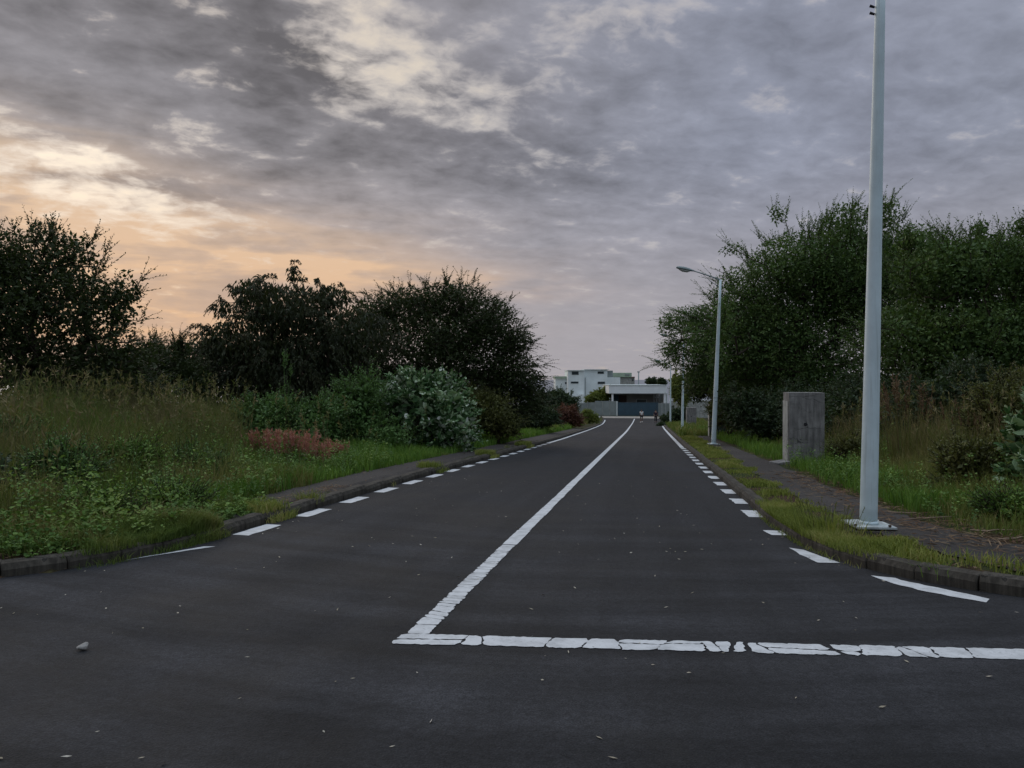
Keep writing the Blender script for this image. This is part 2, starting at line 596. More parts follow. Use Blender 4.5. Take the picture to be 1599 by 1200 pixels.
M['wallgrey'] = mat_concrete('boundary_wall', (0.36, 0.37, 0.36), 0.5)
M['bark'] = simple('bark', (0.045, 0.036, 0.028), 0.95, 0.1, 0.35, 14, bump=0.6)
M['rock'] = simple('pale_stone', (0.30, 0.29, 0.28), 0.9, 0.2, 0.3, 30, bump=0.5)
M['straw'] = leafmat('dry_straw', [(0.085, 0.050, 0.032), (0.14, 0.088, 0.055), (0.24, 0.18, 0.12)], 0.85, 0.1, 0.1, k=1.0)
M['chip'] = leafmat('pale_chips', [(0.16, 0.14, 0.10), (0.38, 0.34, 0.27), (0.50, 0.48, 0.44)], 0.85, 0.1, 0.0, k=1.0)
M['stick'] = simple('dry_stick', (0.27, 0.20, 0.15), 0.9, 0.1, 0.25, 20)

M['acacia'] = leafmat('backlit_thorn_leaves', [(0.020, 0.030, 0.012), (0.030, 0.046, 0.015), (0.042, 0.056, 0.018)], k=1.15)  # darkness of the backlit crowns is put into the leaf colour
M['weeping'] = leafmat('backlit_weeping_leaves', [(0.018, 0.026, 0.013), (0.028, 0.038, 0.016), (0.042, 0.044, 0.018)], k=1.15)  # leaf colour darkened to carry the backlit look
M['rightleaf'] = leafmat('fresh_thorn_leaves', [(0.020, 0.036, 0.012), (0.034, 0.060, 0.018), (0.052, 0.078, 0.022)], k=2.35)
M['oliveleaf'] = leafmat('olive_leaves', [(0.034, 0.040, 0.014), (0.056, 0.062, 0.020), (0.082, 0.082, 0.026)])
M['bush'] = leafmat('bush_leaves', [(0.030, 0.055, 0.018), (0.050, 0.095, 0.030), (0.075, 0.130, 0.042)])
M['yellowgreen'] = leafmat('yellow_green_leaves', [(0.050, 0.070, 0.018), (0.085, 0.105, 0.026), (0.12, 0.13, 0.035)])
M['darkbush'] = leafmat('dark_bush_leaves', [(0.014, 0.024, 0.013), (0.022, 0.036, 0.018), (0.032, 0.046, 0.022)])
M['milkweed'] = leafmat('pale_broad_leaves', [(0.028, 0.064, 0.022), (0.050, 0.108, 0.040), (0.085, 0.155, 0.068), (0.30, 0.40, 0.25), (0.70, 0.75, 0.62)], 0.55, 0.18, 0.15, k=1.2, mixc=.15)
M['redbush'] = leafmat('dull_red_leaves', [(0.070, 0.034, 0.028), (0.105, 0.046, 0.036), (0.14, 0.070, 0.046)], k=1.3)
M['pink'] = leafmat('pink_plumes', [(0.20, 0.080, 0.075), (0.30, 0.135, 0.120), (0.44, 0.24, 0.21)], 0.8, 0.1, 0.3, k=1.35)
M['grass'] = leafmat('field_grass', [(0.034, 0.056, 0.014), (0.058, 0.084, 0.020), (0.090, 0.105, 0.032), (0.13, 0.110, 0.052)], 0.7, 0.15, 0.25, 0.9, mixc=.6)
M['drygrass'] = leafmat('dry_tall_grass', [(0.046, 0.060, 0.020), (0.075, 0.084, 0.030), (0.105, 0.090, 0.046), (0.15, 0.118, 0.072)], 0.8, 0.1, 0.25, 0.8, k=1.7, mixc=.55)
M['loose'] = leafmat('loose_tan_grass', [(0.050, 0.066, 0.018), (0.080, 0.092, 0.028), (0.12, 0.112, 0.044), (0.19, 0.150, 0.085)], 0.75, 0.12, 0.25, 1.3, k=1.75, mixc=.45)
M['lush'] = leafmat('fresh_grass', [(0.030, 0.068, 0.012), (0.056, 0.106, 0.018), (0.095, 0.150, 0.030)], 0.65, 0.2, 0.25, 1.5)
M['verge'] = leafmat('verge_grass', [(0.050, 0.066, 0.016), (0.086, 0.108, 0.024), (0.135, 0.150, 0.042), (0.19, 0.16, 0.075)], 0.7, 0.15, 0.25, 1.2)
M['weed'] = leafmat('weed_leaves', [(0.030, 0.060, 0.018), (0.055, 0.100, 0.026), (0.095, 0.150, 0.040), (0.125, 0.150, 0.04)], 0.65, 0.12, 0.2, 1.1, k=1.75, mixc=.5)
M['skin'] = simple('skin', (0.22, 0.13, 0.09), 0.6, 0.3, 0.05, 10)
M['shirt_white'] = simple('white_shirt', (0.75, 0.74, 0.74), 0.85, 0.2, 0.05, 10)
M['cloth_dark'] = simple('dark_cloth', (0.018, 0.018, 0.024), 0.9, 0.1, 0.1, 10)
M['cloth_navy'] = simple('maroon_cloth', (0.05, 0.035, 0.05), 0.9, 0.1, 0.1, 10)

# ------------------------------------------------------------------ ground, sea, road
def grid_mesh(name, S, Rr, zf):
    ss, rr = np.meshgrid(S, Rr, indexing='ij')
    x, y = sr2xy(ss, rr)
    z = zf(ss, rr)
    V = np.stack([x, y, z], -1).reshape(-1, 3)
    a, b = len(S), len(Rr)
    i = np.arange(a - 1)[:, None] * b + np.arange(b - 1)[None, :]
    i = i.ravel()
    F = np.stack([i, i + b, i + b + 1, i + 1], 1)[:, ::-1]
    return np_mesh(name, V, F, True)


S = np.concatenate([-np.geomspace(900, 12, 14), np.arange(-10, 50, 0.25), np.arange(50, 190, 2.0), np.geomspace(190, 1300, 20)])
Rr = np.concatenate([-np.geomspace(2500, 15, 26), np.arange(-14, 12.01, 0.25), np.geomspace(13, 2500, 26)])
tag(link('ground', grid_mesh('ground', S, Rr, ground_z), M['ground']), 'sloping ground of brown soil and dark turf under all the growth', 'ground', kind='structure')

m, w, b = newmat('sea_water')
b.inputs['Base Color'].default_value = (0.10, 0.12, 0.16, 1)
b.inputs['Roughness'].default_value = 0.35
tcs = w.node('ShaderNodeTexCoord').outputs['Object']
bp = w.node('ShaderNodeBump'); bp.inputs['Strength'].default_value = 0.3
w.put(bp.inputs['Height'], w.noise(tcs, 0.05, 6, 0.6)); w.put(b.inputs['Normal'], bp.outputs[0])
tag(link('sea', py_mesh('sea', [(-40000, 700, -58), (40000, 700, -58), (40000, 45000, -58), (-40000, 45000, -58)], [(0, 1, 2, 3)]), m),
    'grey lilac sea far beyond the white house', 'sea', kind='structure')


def road_mesh():
    """main road and mouth of the crossing road as one sheet of quads"""
    Sa = np.concatenate([np.arange(-14, 8, 0.5), np.arange(8, 50, 1.0), np.arange(50, 126.1, 2.0)])
    V, F = [], []
    for s in Sa:
        if s < 8.0:
            lo, hi = -45.0, 45.0
        else:
            lo, hi = float(rL(s)) - 0.12, float(rR(s)) + 0.12
        for k in range(9):
            r = lo + (hi - lo) * k / 8
            x, y = sr2xy(s, r)
            V.append((x, y, float(road_z(s))))
    for i in range(len(Sa) - 1):
        if Sa[i] < 8.0 <= Sa[i + 1]:
            # the sheet narrows from crossing to road: repeat the row
            s = Sa[i + 1]
        for k in range(8):
            F.append((i * 9 + k, i * 9 + k + 1, (i + 1) * 9 + k + 1, (i + 1) * 9 + k))
    return py_mesh('road', V, F)


road = tag(link('road', road_mesh(), M['asphalt']), 'dark asphalt road running straight downhill to the gate', 'road', kind='structure')


def patch(pts, lift=0.004):
    V = []
    for s, r in pts:
        x, y = sr2xy(s, r)
        V.append((x, y, float(road_z(s)) + lift))
    return V


def paint_obj(name, polys, lift=0.004):
    V, F = [], []
    for P in polys:
        k = len(V)
        V += patch(P, lift)
        F.append(tuple(range(k, k + len(P))))
    bm = bmesh.new()
    vs = [bm.verts.new(v) for v in V]
    for f in F:
        bm.faces.new([vs[i] for i in f])
    for f in bm.faces:
        f.normal_update()
        if f.normal.z < 0: f.normal_flip()
    me = bpy.data.meshes.new(name)
    bm.to_mesh(me); bm.free()
    return link(name, me, M['paint'], road)


def ragged(a0, a1, b0, b1, jit, n=7, rnd=random):
    """outline of a paint patch: along a (a0..a1), across b (b0..b1), with uneven edges"""
    P = []
    for i in range(n + 1):
        P.append((a0 + (a1 - a0) * i / n + rnd.uniform(-jit, jit) * 0.6, b0 + rnd.uniform(-jit, jit)))
    for i in range(2):
        P.append((a1 + rnd.uniform(-jit, jit), b0 + (b1 - b0) * (i + 1) / 3))
    for i in range(n + 1):
        P.append((a1 - (a1 - a0) * i / n + rnd.uniform(-jit, jit) * 0.6, b1 + rnd.uniform(-jit, jit)))
    for i in range(2):
        P.append((a0 + rnd.uniform(-jit, jit), b1 - (b1 - b0) * (i + 1) / 3))
    return P


# stop line: runs across our lane, cracked into short uneven pieces
def stop_pt(a, c):
    """a = metres along the stop line from its left end, c = across it (0 near, 1 far)"""
    t = a / 3.75
    return (4.27 + 0.42 * t + c * 0.215, -1.46 + 3.75 * t)


def _clip_half(P, p0, nrm):
    out = []
    for i in range(len(P)):
        a, b = P[i], P[(i + 1) % len(P)]
        da = (a[0] - p0[0]) * nrm[0] + (a[1] - p0[1]) * nrm[1]
        db = (b[0] - p0[0]) * nrm[0] + (b[1] - p0[1]) * nrm[1]
        if da <= 0: out.append(a)
        if da * db < 0:
            t = da / (da - db)
            out.append((a[0] + (b[0] - a[0]) * t, a[1] + (b[1] - a[1]) * t))
    return out


def rough_edges(P, step, jit, rnd):
    out = []
    for i in range(len(P)):
        a, b = P[i], P[(i + 1) % len(P)]
        d = math.hypot(b[0] - a[0], b[1] - a[1])
        n = max(1, int(d / step))
        for k in range(n):
            t = k / n
            out.append((a[0] + (b[0] - a[0]) * t + rnd.uniform(-jit, jit), a[1] + (b[1] - a[1]) * t + rnd.uniform(-jit, jit)))
    return out


def cut_corners(P, rnd):
    out = []
    for i in range(len(P)):
        p, q, n = P[i - 1], P[i], P[(i + 1) % len(P)]
        l1, l2 = math.hypot(p[0] - q[0], p[1] - q[1]), math.hypot(n[0] - q[0], n[1] - q[1])
        c1, c2 = min(rnd.uniform(.006, .03), l1 * .35), min(rnd.uniform(.006, .03), l2 * .35)
        out.append((q[0] + (p[0] - q[0]) * c1 / max(l1, 1e-6), q[1] + (p[1] - q[1]) * c1 / max(l1, 1e-6)))
        out.append((q[0] + (n[0] - q[0]) * c2 / max(l2, 1e-6), q[1] + (n[1] - q[1]) * c2 / max(l2, 1e-6)))
    return out


def cracked_line(length, width, mean, seed, split):
    """irregular pieces of paint between slanting cracks; returns polygons in (along, across)"""
    rnd = random.Random(seed)
    out, a = [], 0.0
    sl0 = 0.0
    while a < length:
        n = (rnd.uniform(0.35, 1.1) if rnd.random() < .6 else rnd.uniform(1.2, 2.4)) * mean
        b1 = min(a + n, length)
        sl1 = rnd.choice((-0.05, -0.02, 0.0, 0.015, 0.04)) if width > 0.19 else rnd.uniform(-0.025, 0.012)
        gap = rnd.choice((0.003, 0.004, 0.005, 0.008, 0.030)) if width > 0.19 else rnd.choice((0.003, 0.004, 0.006))
        c0, c1 = rnd.uniform(0, 0.012), width - rnd.uniform(0, 0.012)
        if rnd.random() < split and (b1 - a) > 0.12:
            c = width * rnd.uniform(0.38, 0.62)
            k = rnd.uniform(-0.03, 0.03)
            out.append([(a - sl0, c0), (b1 - sl1 - gap - 0.02, c0), (b1 - gap, c - 0.006 + k), (a, c - 0.006)])
            out.append([(a, c + 0.007), (b1 - gap, c + 0.007 + k), (b1 + sl1 - gap, c1), (a + sl0 + 0.015, c1)])
        else:
            out.append([(a - sl0, c0), (b1 - sl1 - gap, c0), (b1 - gap, width / 2), (b1 + sl1 - gap, c1), (a + sl0, c1), (a + 0.004, width / 2)])
        sl0 = sl1
        a = b1
    return [rough_edges(cut_corners(P, rnd), 0.022, 0.0075 if width > .19 else 0.004, rnd) for P in out]


st = []
for P in cracked_line(4.9, 0.205, 0.20, 27, 0.6):
    st.append([(lambda q: (4.265 + 0.112 * q[0] + q[1], -1.46 + q[0]))(q) for q in P])
paint_obj('stop_line', st)
cl = []
for P in cracked_line(3.2, 0.15, 0.10, 5, 0.0):
    cl.append([(4.478 + a, -1.435 + c) for a, c in P])
for P in cracked_line(9.0, 0.15, 0.45, 6, 0.0):
    cl.append([(7.70 + a, -1.435 + c) for a, c in P])
s = 16.74
cs = lambda s: -1.435 - 0.25 * float(sstep(s, 50, 100))
while s < 118:
    e = s + 1.5
    cl.append([(s, cs(s)), (e, cs(e)), (e, cs(e) + 0.15), (s, cs(s) + 0.15)])
    s = e
paint_obj('centre_line', cl, 0.005)

rnd = random.Random(3)
# left edge dashes
s = 6.15
while s < 33:
    ln = 0.80
    r0 = float(rL(s)) + (0.06 if s > 7 else 0.02); r1 = float(rL(s + ln)) + (0.06 if s > 7 else 0.16)
    wd = 0.20 if s > 7.2 else 0.10
    if s < 7.2:
        P = [(s, r0), (s + ln, r1 + 0.05), (s + ln + 0.02, r1 + 0.05 + wd), (s + 0.1, r0 + 0.05)]
    else:
        P = [(s, r0), (s + ln, r1), (s + ln - 0.03, r1 + wd), (s - 0.02, r0 + wd)]
    paint_obj('edge_dash', [rough_edges(P, 0.12, 0.008, rnd)])
    s += 1.52
P = []
for a in np.arange(33.5, 112, 2.0):
    e = a + 2.0
    P.append([(a, float(rL(a)) + 0.06), (e, float(rL(e)) + 0.06), (e, float(rL(e)) + 0.24), (a, float(rL(a)) + 0.24)])
paint_obj('edge_line', P, 0.006)
# right edge dashes
paint_obj('edge_dash', [rough_edges([(6.86, 1.88), (6.66, 1.93), (6.36, 2.08), (6.14, 2.30), (6.06, 2.42), (6.16, 2.50), (6.32, 2.40), (6.54, 2.20), (6.80, 2.03)], 0.07, 0.016, rnd)])
paint_obj('edge_dash', [rough_edges([(8.12, 1.44), (7.75, 1.47), (7.36, 1.55), (7.40, 1.76), (7.66, 1.66), (8.02, 1.56)], 0.1, 0.010, rnd)])
s = 8.95
while s < 31:
    ln = 0.72 if s > 9.2 else 0.34
    r0 = float(rR(s)) - 0.20; r1 = float(rR(s + ln)) - 0.20
    wd = 0.25
    P = [(s, r0 + 0.02), (s + ln, r1), (s + ln, r1 + wd), (s, r0 + wd)]
    paint_obj('edge_dash', [rough_edges(P, 0.12, 0.012, rnd)])
    s += 1.5
P = []
for a in np.arange(31, 92, 2.0):
    e = a + 2.0
    P.append([(a, float(rR(a)) - 0.20), (e, float(rR(e)) - 0.20), (e, float(rR(e)) - 0.04), (a, float(rR(a)) - 0.04)])
paint_obj('edge_line', P, 0.006)


def strip(name, S, ri, ro, mat, label, cat, lift, jag=0.05):
    V, F = [], []
    rnd = random.Random(len(name) + 5)
    for s_ in S:
        a = float(np.interp(s_, ri[:, 0], ri[:, 1])) + rnd.uniform(-jag, jag)
        b = float(np.interp(s_, ro[:, 0], ro[:, 1])) + rnd.uniform(-jag, jag)
        for k in range(5):
            r_ = a + (b - a) * k / 4
            p = gpt(s_, r_, lift)
            V.append(p)
    for i in range(len(S) - 1):
        for k in range(4):
            F.append((i * 5 + k, i * 5 + k + 1, (i + 1) * 5 + k + 1, (i + 1) * 5 + k))
    return tag(link(name, py_mesh(name, V, F), mat), label, cat, kind='structure')


Sp = np.arange(8.2, 60, 0.4)
strip('footpath', Sp, np.stack([Sp, rL(Sp) - 0.17], 1), np.array([(8.2, -4.9), (8.8, -5.15), (10, -5.4), (14, -5.62), (60, -5.6)]), M['path'],
      'worn grey footpath along the left kerb', 'footpath', 0.014)
# right footpath bends round the corner: strip laid from outline pairs
PI_ = [(6.45, 14), (6.5, 9), (6.65, 5.5), (6.85, 4.0), (7.05, 3.3), (7.7, 2.95), (8.6, 2.72), (10, 2.52), (12, 2.42), (14, 2.40), (17, 2.42), (20, 2.5), (26, 2.65), (34, 2.8), (48, 2.9), (62, 3.0)]
PO_ = [(8.0, 14), (8.05, 9), (8.15, 6), (8.3, 4.9), (8.5, 4.1), (8.9, 3.72), (9.6, 3.52), (10.8, 3.42), (12.4, 3.38), (14.2, 3.36), (17, 3.4), (20, 3.45), (26, 3.5), (34, 3.6), (48, 3.7), (62, 3.8)]
LAND = 0.92
PI_ = [(p * LAND, q * LAND) for p, q in PI_]
PO_ = [(p * LAND, q * LAND) for p, q in PO_]
V, F = [], []
rn2 = random.Random(9)
n = 0
for i in range(len(PI_) - 1):
    for q in range(6):
        t = q / 6
        a = [PI_[i][j] * (1 - t) + PI_[i + 1][j] * t for j in (0, 1)]
        b_ = [PO_[i][j] * (1 - t) + PO_[i + 1][j] * t for j in (0, 1)]
        for k in range(5):
            u = k / 4
            V.append(gpt(a[0] * (1 - u) + b_[0] * u, a[1] * (1 - u) + b_[1] * u + (rn2.uniform(-0.05, 0.05) if k in (0, 4) else 0), 0.014))
        if n:
            for k in range(4):
                F.append(((n - 1) * 5 + k, n * 5 + k, n * 5 + k + 1, (n - 1) * 5 + k + 1))
        n += 1
me = py_mesh('footpath_beside_lamps', V, F)
for p in me.polygons:
    if p.normal.z < 0: p.flip()
tag(link('footpath', me, M['path']), 'dark footpath on the right behind the lamp posts', 'footpath', kind='structure')

# concrete apron in front of the gate
V = []
for s_ in (120.5, 126):
    for r_ in (-8.0, 5.2):
        x, y = sr2xy(s_, r_)
        V.append((x, y, float(road_z(s_)) + 0.03 + (0.06 if s_ > 121 else 0)))
V2 = [(v[0], v[1], v[2] - 0.3) for v in V]
tag(link('driveway_apron', py_mesh('driveway_apron', V + V2, [(0, 1, 3, 2), (0, 4, 5, 1), (1, 5, 7, 3), (3, 7, 6, 2), (2, 6, 4, 0)]), M['apron']),
    'pale concrete strip in front of the blue gate', 'driveway', kind='structure')

# kerbs: stones laid one by one
bm = bmesh.new()
prof = [(0.0, -0.12), (0.0, 0.065), (0.03, 0.112), (0.155, 0.118), (0.16, 0.105), (0.16, -0.12)]   # (back from the face, up)
rg = []
for xx in (0.0, 0.02, 0.98, 1.0):
    ins = 0.006 if xx in (0.0, 1.0) else 0.0
    rg.append([bm.verts.new((xx, pb + (ins if pb < 0.1 else -ins), pz - (ins if pz > 0 else 0))) for pb, pz in prof])
for a, b_ in zip(rg[:-1], rg[1:]):
    for k in range(6):
        bm.faces.new((a[k], a[(k + 1) % 6], b_[(k + 1) % 6], b_[k]))
bm.faces.new(rg[0]); bm.faces.new(rg[-1][::-1])
kerb_me = bm_mesh('kerb_stone', bm)
kerb_me.materials.append(M['kerb'])


def lay_kerb(P, s_start, s_end, side, name, label):
    root = tag(empty(name, (0, 0, 0)), label, 'kerb', kind='structure')
    # resample the polyline
    pts = []
    for a, b_ in zip(P[:-1], P[1:]):
        n = max(1, int(np.hypot(*(b_ - a)) / 0.05))
        for k in range(n):
            pts.append(a + (b_ - a) * k / n)
    pts = np.array([p for p in pts if s_start[0] <= p[0] <= s_end and abs(p[1]) < s_start[1]])
    # light smoothing of the corner
    for _ in range(40):
        pts[1:-1] = 0.25 * pts[:-2] + 0.5 * pts[1:-1] + 0.25 * pts[2:]
    L = np.concatenate([[0], np.cumsum(np.hypot(*(pts[1:] - pts[:-1]).T))])
    d = 0.0
    rn = random.Random(name + label)
    while d < L[-1] - 0.6:
        ss = np.interp(d, L, pts[:, 0])
        ln = (1.0 if ss > 9 else 0.48)
        e = min(d + ln, L[-1])
        a = np.array([np.interp(d, L, pts[:, 0]), np.interp(d, L, pts[:, 1])])
        c = np.array([np.interp(e, L, pts[:, 0]), np.interp(e, L, pts[:, 1])])
        ax, ay = sr2xy(*a); cx, cy = sr2xy(*c)
        za, zc = float(road_z(a[0])), float(road_z(c[0]))
        o = link('kerb_stone', kerb_me, parent=root)
        xv = Vector((cx - ax, cy - ay, zc - za)); ll = xv.length
        xh = xv.normalized()
        yv = Vector((0, 0, 1)).cross(xh).normalized() * side
        zv = Vector((0, 0, 1))
        mtx = Matrix(((xh.x * (ll - 0.012), yv.x, zv.x, ax + xh.x * 0.006 + yv.x * rn.uniform(-0.008, 0.006)), (xh.y * (ll - 0.012), yv.y, zv.y, ay + xh.y * 0.006),
                      (xh.z * (ll - 0.012), yv.z, zv.z, za + rn.uniform(-0.010, 0.006)), (0, 0, 0, 1)))
        o.matrix_local = mtx
        d = e
    return root


lay_kerb(LK, (3.3, 24), 46, 1, 'kerb', 'kerb of grey stones along the left side of the road')
lay_kerb(RK, (5.35, 12), 40, -1, 'kerb', 'kerb of dark concrete stones round the right hand corner')


def far_kerb(K, s0, s1, sgn):
    V, F = [], []
    for s_ in np.arange(s0, s1, 2.0):
        r_ = float(np.interp(s_, K[:, 0], K[:, 1]))
        for db, dz in ((0, -0.1), (0, 0.10), (0.04, 0.13), (0.16, 0.13), (0.16, -0.1)):
            x, y = sr2xy(s_, r_ + sgn * db)
            V.append((x, y, float(road_z(s_)) + dz))
    n = len(V) // 5
    for i in range(n - 1):
        for k in range(4):
            F.append((i * 5 + k, i * 5 + k + 1, (i + 1) * 5 + k + 1, (i + 1) * 5 + k))
    return py_mesh('kerb_run', V, F)


roots = [o for o in COL.objects if o.name.startswith('kerb') and o.type == 'EMPTY']
link('kerb_run', far_kerb(LK, 46.2, 121, -1), M['kerb'], roots[0])
link('kerb_run', far_kerb(RK, 40.2, 121, 1), M['kerb'], roots[1])

# ------------------------------------------------------------------ plants
def norm(a):
    return a / np.maximum(np.linalg.norm(a, axis=-1, keepdims=True), 1e-9)


def rand_unit(rng, n):
    return norm(rng.normal(size=(n, 3)))


def leaf_quads(pos, d, nrm, L, W):
    """pointed leaves: one four-cornered face each"""
    side = norm(np.cross(d, nrm))
    L = np.asarray(L)[:, None]; W = np.asarray(W)[:, None]
    mid = pos + d * L * 0.45
    V = np.stack([pos, mid + side * W / 2, pos + d * L, mid - side * W / 2], 1).reshape(-1, 3)
    return V, np.arange(len(pos) * 4).reshape(-1, 4)


def leaf_broad(pos, d, nrm, L, W):
    """oval leaves folded along the midrib: two faces each"""
    side = norm(np.cross(d, nrm)); up = norm(np.cross(side, d))
    L = np.asarray(L)[:, None]; W = np.asarray(W)[:, None]
    f = up * W * 0.14
    V = np.stack([pos, pos + d * L * .3 + side * W * .46 + f, pos + d * L * .72 + side * W * .40 + f, pos + d * L,
                  pos + d * L * .72 - side * W * .40 + f, pos + d * L * .3 - side * W * .46 + f], 1).reshape(-1, 3)
    b = np.arange(len(pos))[:, None] * 6
    F = np.concatenate([b + np.array([[0, 1, 2, 3]]), b + np.array([[0, 3, 4, 5]])], 1).reshape(-1, 4)
    return V, F


def tubes(p0, p1, r0, r1, n=5):
    t = norm(p1 - p0)
    ref = np.where(np.abs(t[:, 2:3]) < 0.9, np.array([[0, 0, 1.0]]), np.array([[1.0, 0, 0]]))
    u = norm(np.cross(t, ref)); v = np.cross(t, u)
    a = np.arange(n) * 2 * np.pi / n
    ring = u[:, None, :] * np.cos(a)[None, :, None] + v[:, None, :] * np.sin(a)[None, :, None]
    V = np.concatenate([p0[:, None, :] + ring * r0[:, None, None], p1[:, None, :] + ring * r1[:, None, None]], 1).reshape(-1, 3)
    b = np.arange(len(p0))[:, None, None] * (2 * n)
    k = np.arange(n)
    q = np.stack([k, (k + 1) % n, n + (k + 1) % n, n + k], 1)[None]
    return V, (b + q).reshape(-1, 4)


def sample_lobes(rng, lobes, n):
    """points in a union of ellipsoids, thicker towards the skin"""
    C = np.array([l[0] for l in lobes], float); Rd = np.array([l[1] for l in lobes], float)
    wt = Rd[:, 0] * Rd[:, 2] * Rd[:, 1] ** 0.5
    k = rng.choice(len(lobes), n, p=wt / wt.sum())
    return C[k] + rand_unit(rng, n) * (rng.random(n) ** 0.45)[:, None] * Rd[k], k


def make_tree(name, label, cat, base, lobes, mat, seed, tips=400, twigs=4, per=16, tl=(0.5, 1.1), leaf=(0.10, 0.045), droop=0.25,
              up=0.3, outw=1.0, fork=0.25, inner=6000, group=None, spread=0.7, bark=None, broad=False, minz=0.05, hang=0.0, stems=1):
    rng = np.random.default_rng(seed)
    base = np.array(base, float)
    L = [(np.array(c) - base, np.array(r_)) for c, r_ in lobes]
    tp, lk = sample_lobes(rng, L, tips)
    tp = tp[tp[:, 2] > minz]
    C = np.array([l[0] for l in L]); wts = np.array([l[1].prod() for l in L])
    cen = (C * wts[:, None]).sum(0) / wts.sum()
    top = max(l[0][2] + l[1][2] for l in L)
    fz = top * fork
    nodes, par = [np.array([0, 0, -0.25])], [-1]
    roots_ = []
    for q in range(stems):
        off = np.array([rng.normal() * 0.25, rng.normal() * 0.25, 0]) if stems > 1 else np.zeros(3)
        lean = cen * np.array([0.25, 0.25, 0]) + rng.normal(size=3) * 0.12 * np.array([1, 1, 0]) * top / 4
        pi = 0
        for k in range(1, 4):
            nodes.append(off + lean * (k / 3) ** 1.5 + np.array([0, 0, fz * k / 3])); par.append(pi); pi = len(nodes) - 1
        roots_.append(pi)
    N = np.zeros((tips * 8 + 50, 3)); N[:len(nodes)] = nodes; cnt = len(nodes)
    par = list(par)
    fk = N[roots_[0]]
    dist = np.linalg.norm(N - fk, axis=1)
    first = roots_[0] if stems == 1 else 1
    tip_idx = []
    for t in tp[np.argsort(np.linalg.norm(tp - fk, axis=1))]:
        td = np.linalg.norm(t - fk)
        dd = np.linalg.norm(N[first:cnt] - t, axis=1) + 0.35 * dist[first:cnt]
        dd = np.where(dist[first:cnt] > td, dd + 3, dd)
        j = int(np.argmin(dd)) + first
        a = N[j]; d = np.linalg.norm(t - a)
        k = min(5, max(1, int(d / 0.7)))
        for q in range(1, k + 1):
            f = q / k
            p = a + (t - a) * f
            if q < k:
                p = p + rng.normal(size=3) * 0.05 * d + np.array([0, 0, 0.10 * d * math.sin(math.pi * f) * (0.4 + up)])
            if cnt >= len(N) - 1: break
            N[cnt] = p; par.append(j); dist[cnt] = np.linalg.norm(p - fk); j = cnt; cnt += 1
        tip_idx.append(j)
    N = N[:cnt]; par = np.array(par)
    load = np.zeros(cnt)
    load[tip_idx] += 1
    for i in range(cnt - 1, 0, -1):
        load[par[i]] += load[i]
    rr = 0.0085 * np.maximum(load, 0.6) ** 0.46 * (top / 6) ** 0.5
    e = np.arange(1, cnt)
    r0 = np.minimum(rr[par[e]], rr[e] * 1.5)
    Vb, Fb = tubes(N[par[e]], N[e], r0, rr[e])
    # twigs
    T = N[np.array(tip_idx)]
    T = np.repeat(T, twigs, 0)
    n = len(T)
    out = norm(T - cen * np.array([1, 1, 0.75]))
    D = norm(out * outw + rand_unit(rng, n) * spread + np.array([0, 0, up]))
    ln = rng.uniform(tl[0], tl[1], n)
    ts = (np.arange(per) + 0.6)[None, :] / per
    ts = np.clip(ts + rng.uniform(-0.4, 0.4, (n, per)) / per, 0.02, 1)
    P = T[:, None, :] + D[:, None, :] * (ln[:, None] * ts)[:, :, None]
    P[:, :, 2] -= droop * (ln[:, None] * ts ** 2)
    tan = np.repeat(D[:, None, :], per, 1).copy(); tan[:, :, 2] -= 2 * droop * ts
    tan = norm(tan)
    side = norm(np.cross(tan, np.array([0, 0, 1.0]) + 0.3 * rng.normal(size=(n, per, 3))))
    sg = np.where(np.arange(per) % 2 == 0, 1, -1)[None, :, None]
    ld = norm(tan * 0.75 + side * sg * 0.8 + rng.normal(size=(n, per, 3)) * 0.35 + np.array([0, 0, -hang]))
    nr = norm(np.array([0, 0, 1.0]) + rng.normal(size=(n, per, 3)) * 0.7)
    q = n * per
    sz = rng.uniform(0.65, 1.25, q) * np.repeat(np.linspace(1.15, 0.7, per)[None, :], n, 0).ravel()
    fnc = leaf_broad if broad else leaf_quads
    Vl, Fl = fnc(P.reshape(-1, 3), ld.reshape(-1, 3), nr.reshape(-1, 3), leaf[0] * sz, leaf[1] * sz)
    VL, FL = [Vl], [Fl]
    if inner:
        p2, _ = sample_lobes(rng, [(c, r_ * 0.88) for c, r_ in L], inner)
        p2 = p2[p2[:, 2] > minz]
        k2 = len(p2)
        s2 = rng.uniform(1.1, 2.1, k2)
        d2 = norm(rand_unit(rng, k2) + np.array([0, 0, -hang * 1.5]))
        V2, F2 = fnc(p2, d2, rand_unit(rng, k2), leaf[0] * s2, leaf[1] * s2)
        VL.append(V2); FL.append(F2 + len(Vl))
    # thin twig stems join the wood
    E0 = T; mid = T + D * (ln * 0.5)[:, None]; mid[:, 2] -= droop * ln * 0.25
    E1 = T + D * ln[:, None]; E1[:, 2] -= droop * ln
    tw = np.full(n, 0.006)
    Vt, Ft = tubes(np.concatenate([E0, mid]), np.concatenate([mid, E1]), np.concatenate([tw, tw * 0.8]), np.concatenate([tw * 0.8, tw * 0.4]), 3)
    root = tag(empty(name, base.tolist()), label, cat, group)
    wood = link('trunk', np_mesh('trunk', np.concatenate([Vb, Vt]), np.concatenate([Fb, Ft + len(Vb)])), bark or M['bark'], root)
    crown = link('crown', np_mesh('crown', np.concatenate(VL), np.concatenate(FL)), mat, root)
    return root


def plobes(t, spec):
    """lobes given as they are seen from the road: (px, py, half width px, half height px, depth offset m, half depth m)"""
    out = []
    for (px, py, wx, wy, dt, dr) in spec:
        tt = t + dt
        out.append((np.array(pw(px, py, tt)), np.array([wx / FPX * tt, dr, wy / FPX * tt])))
    return out


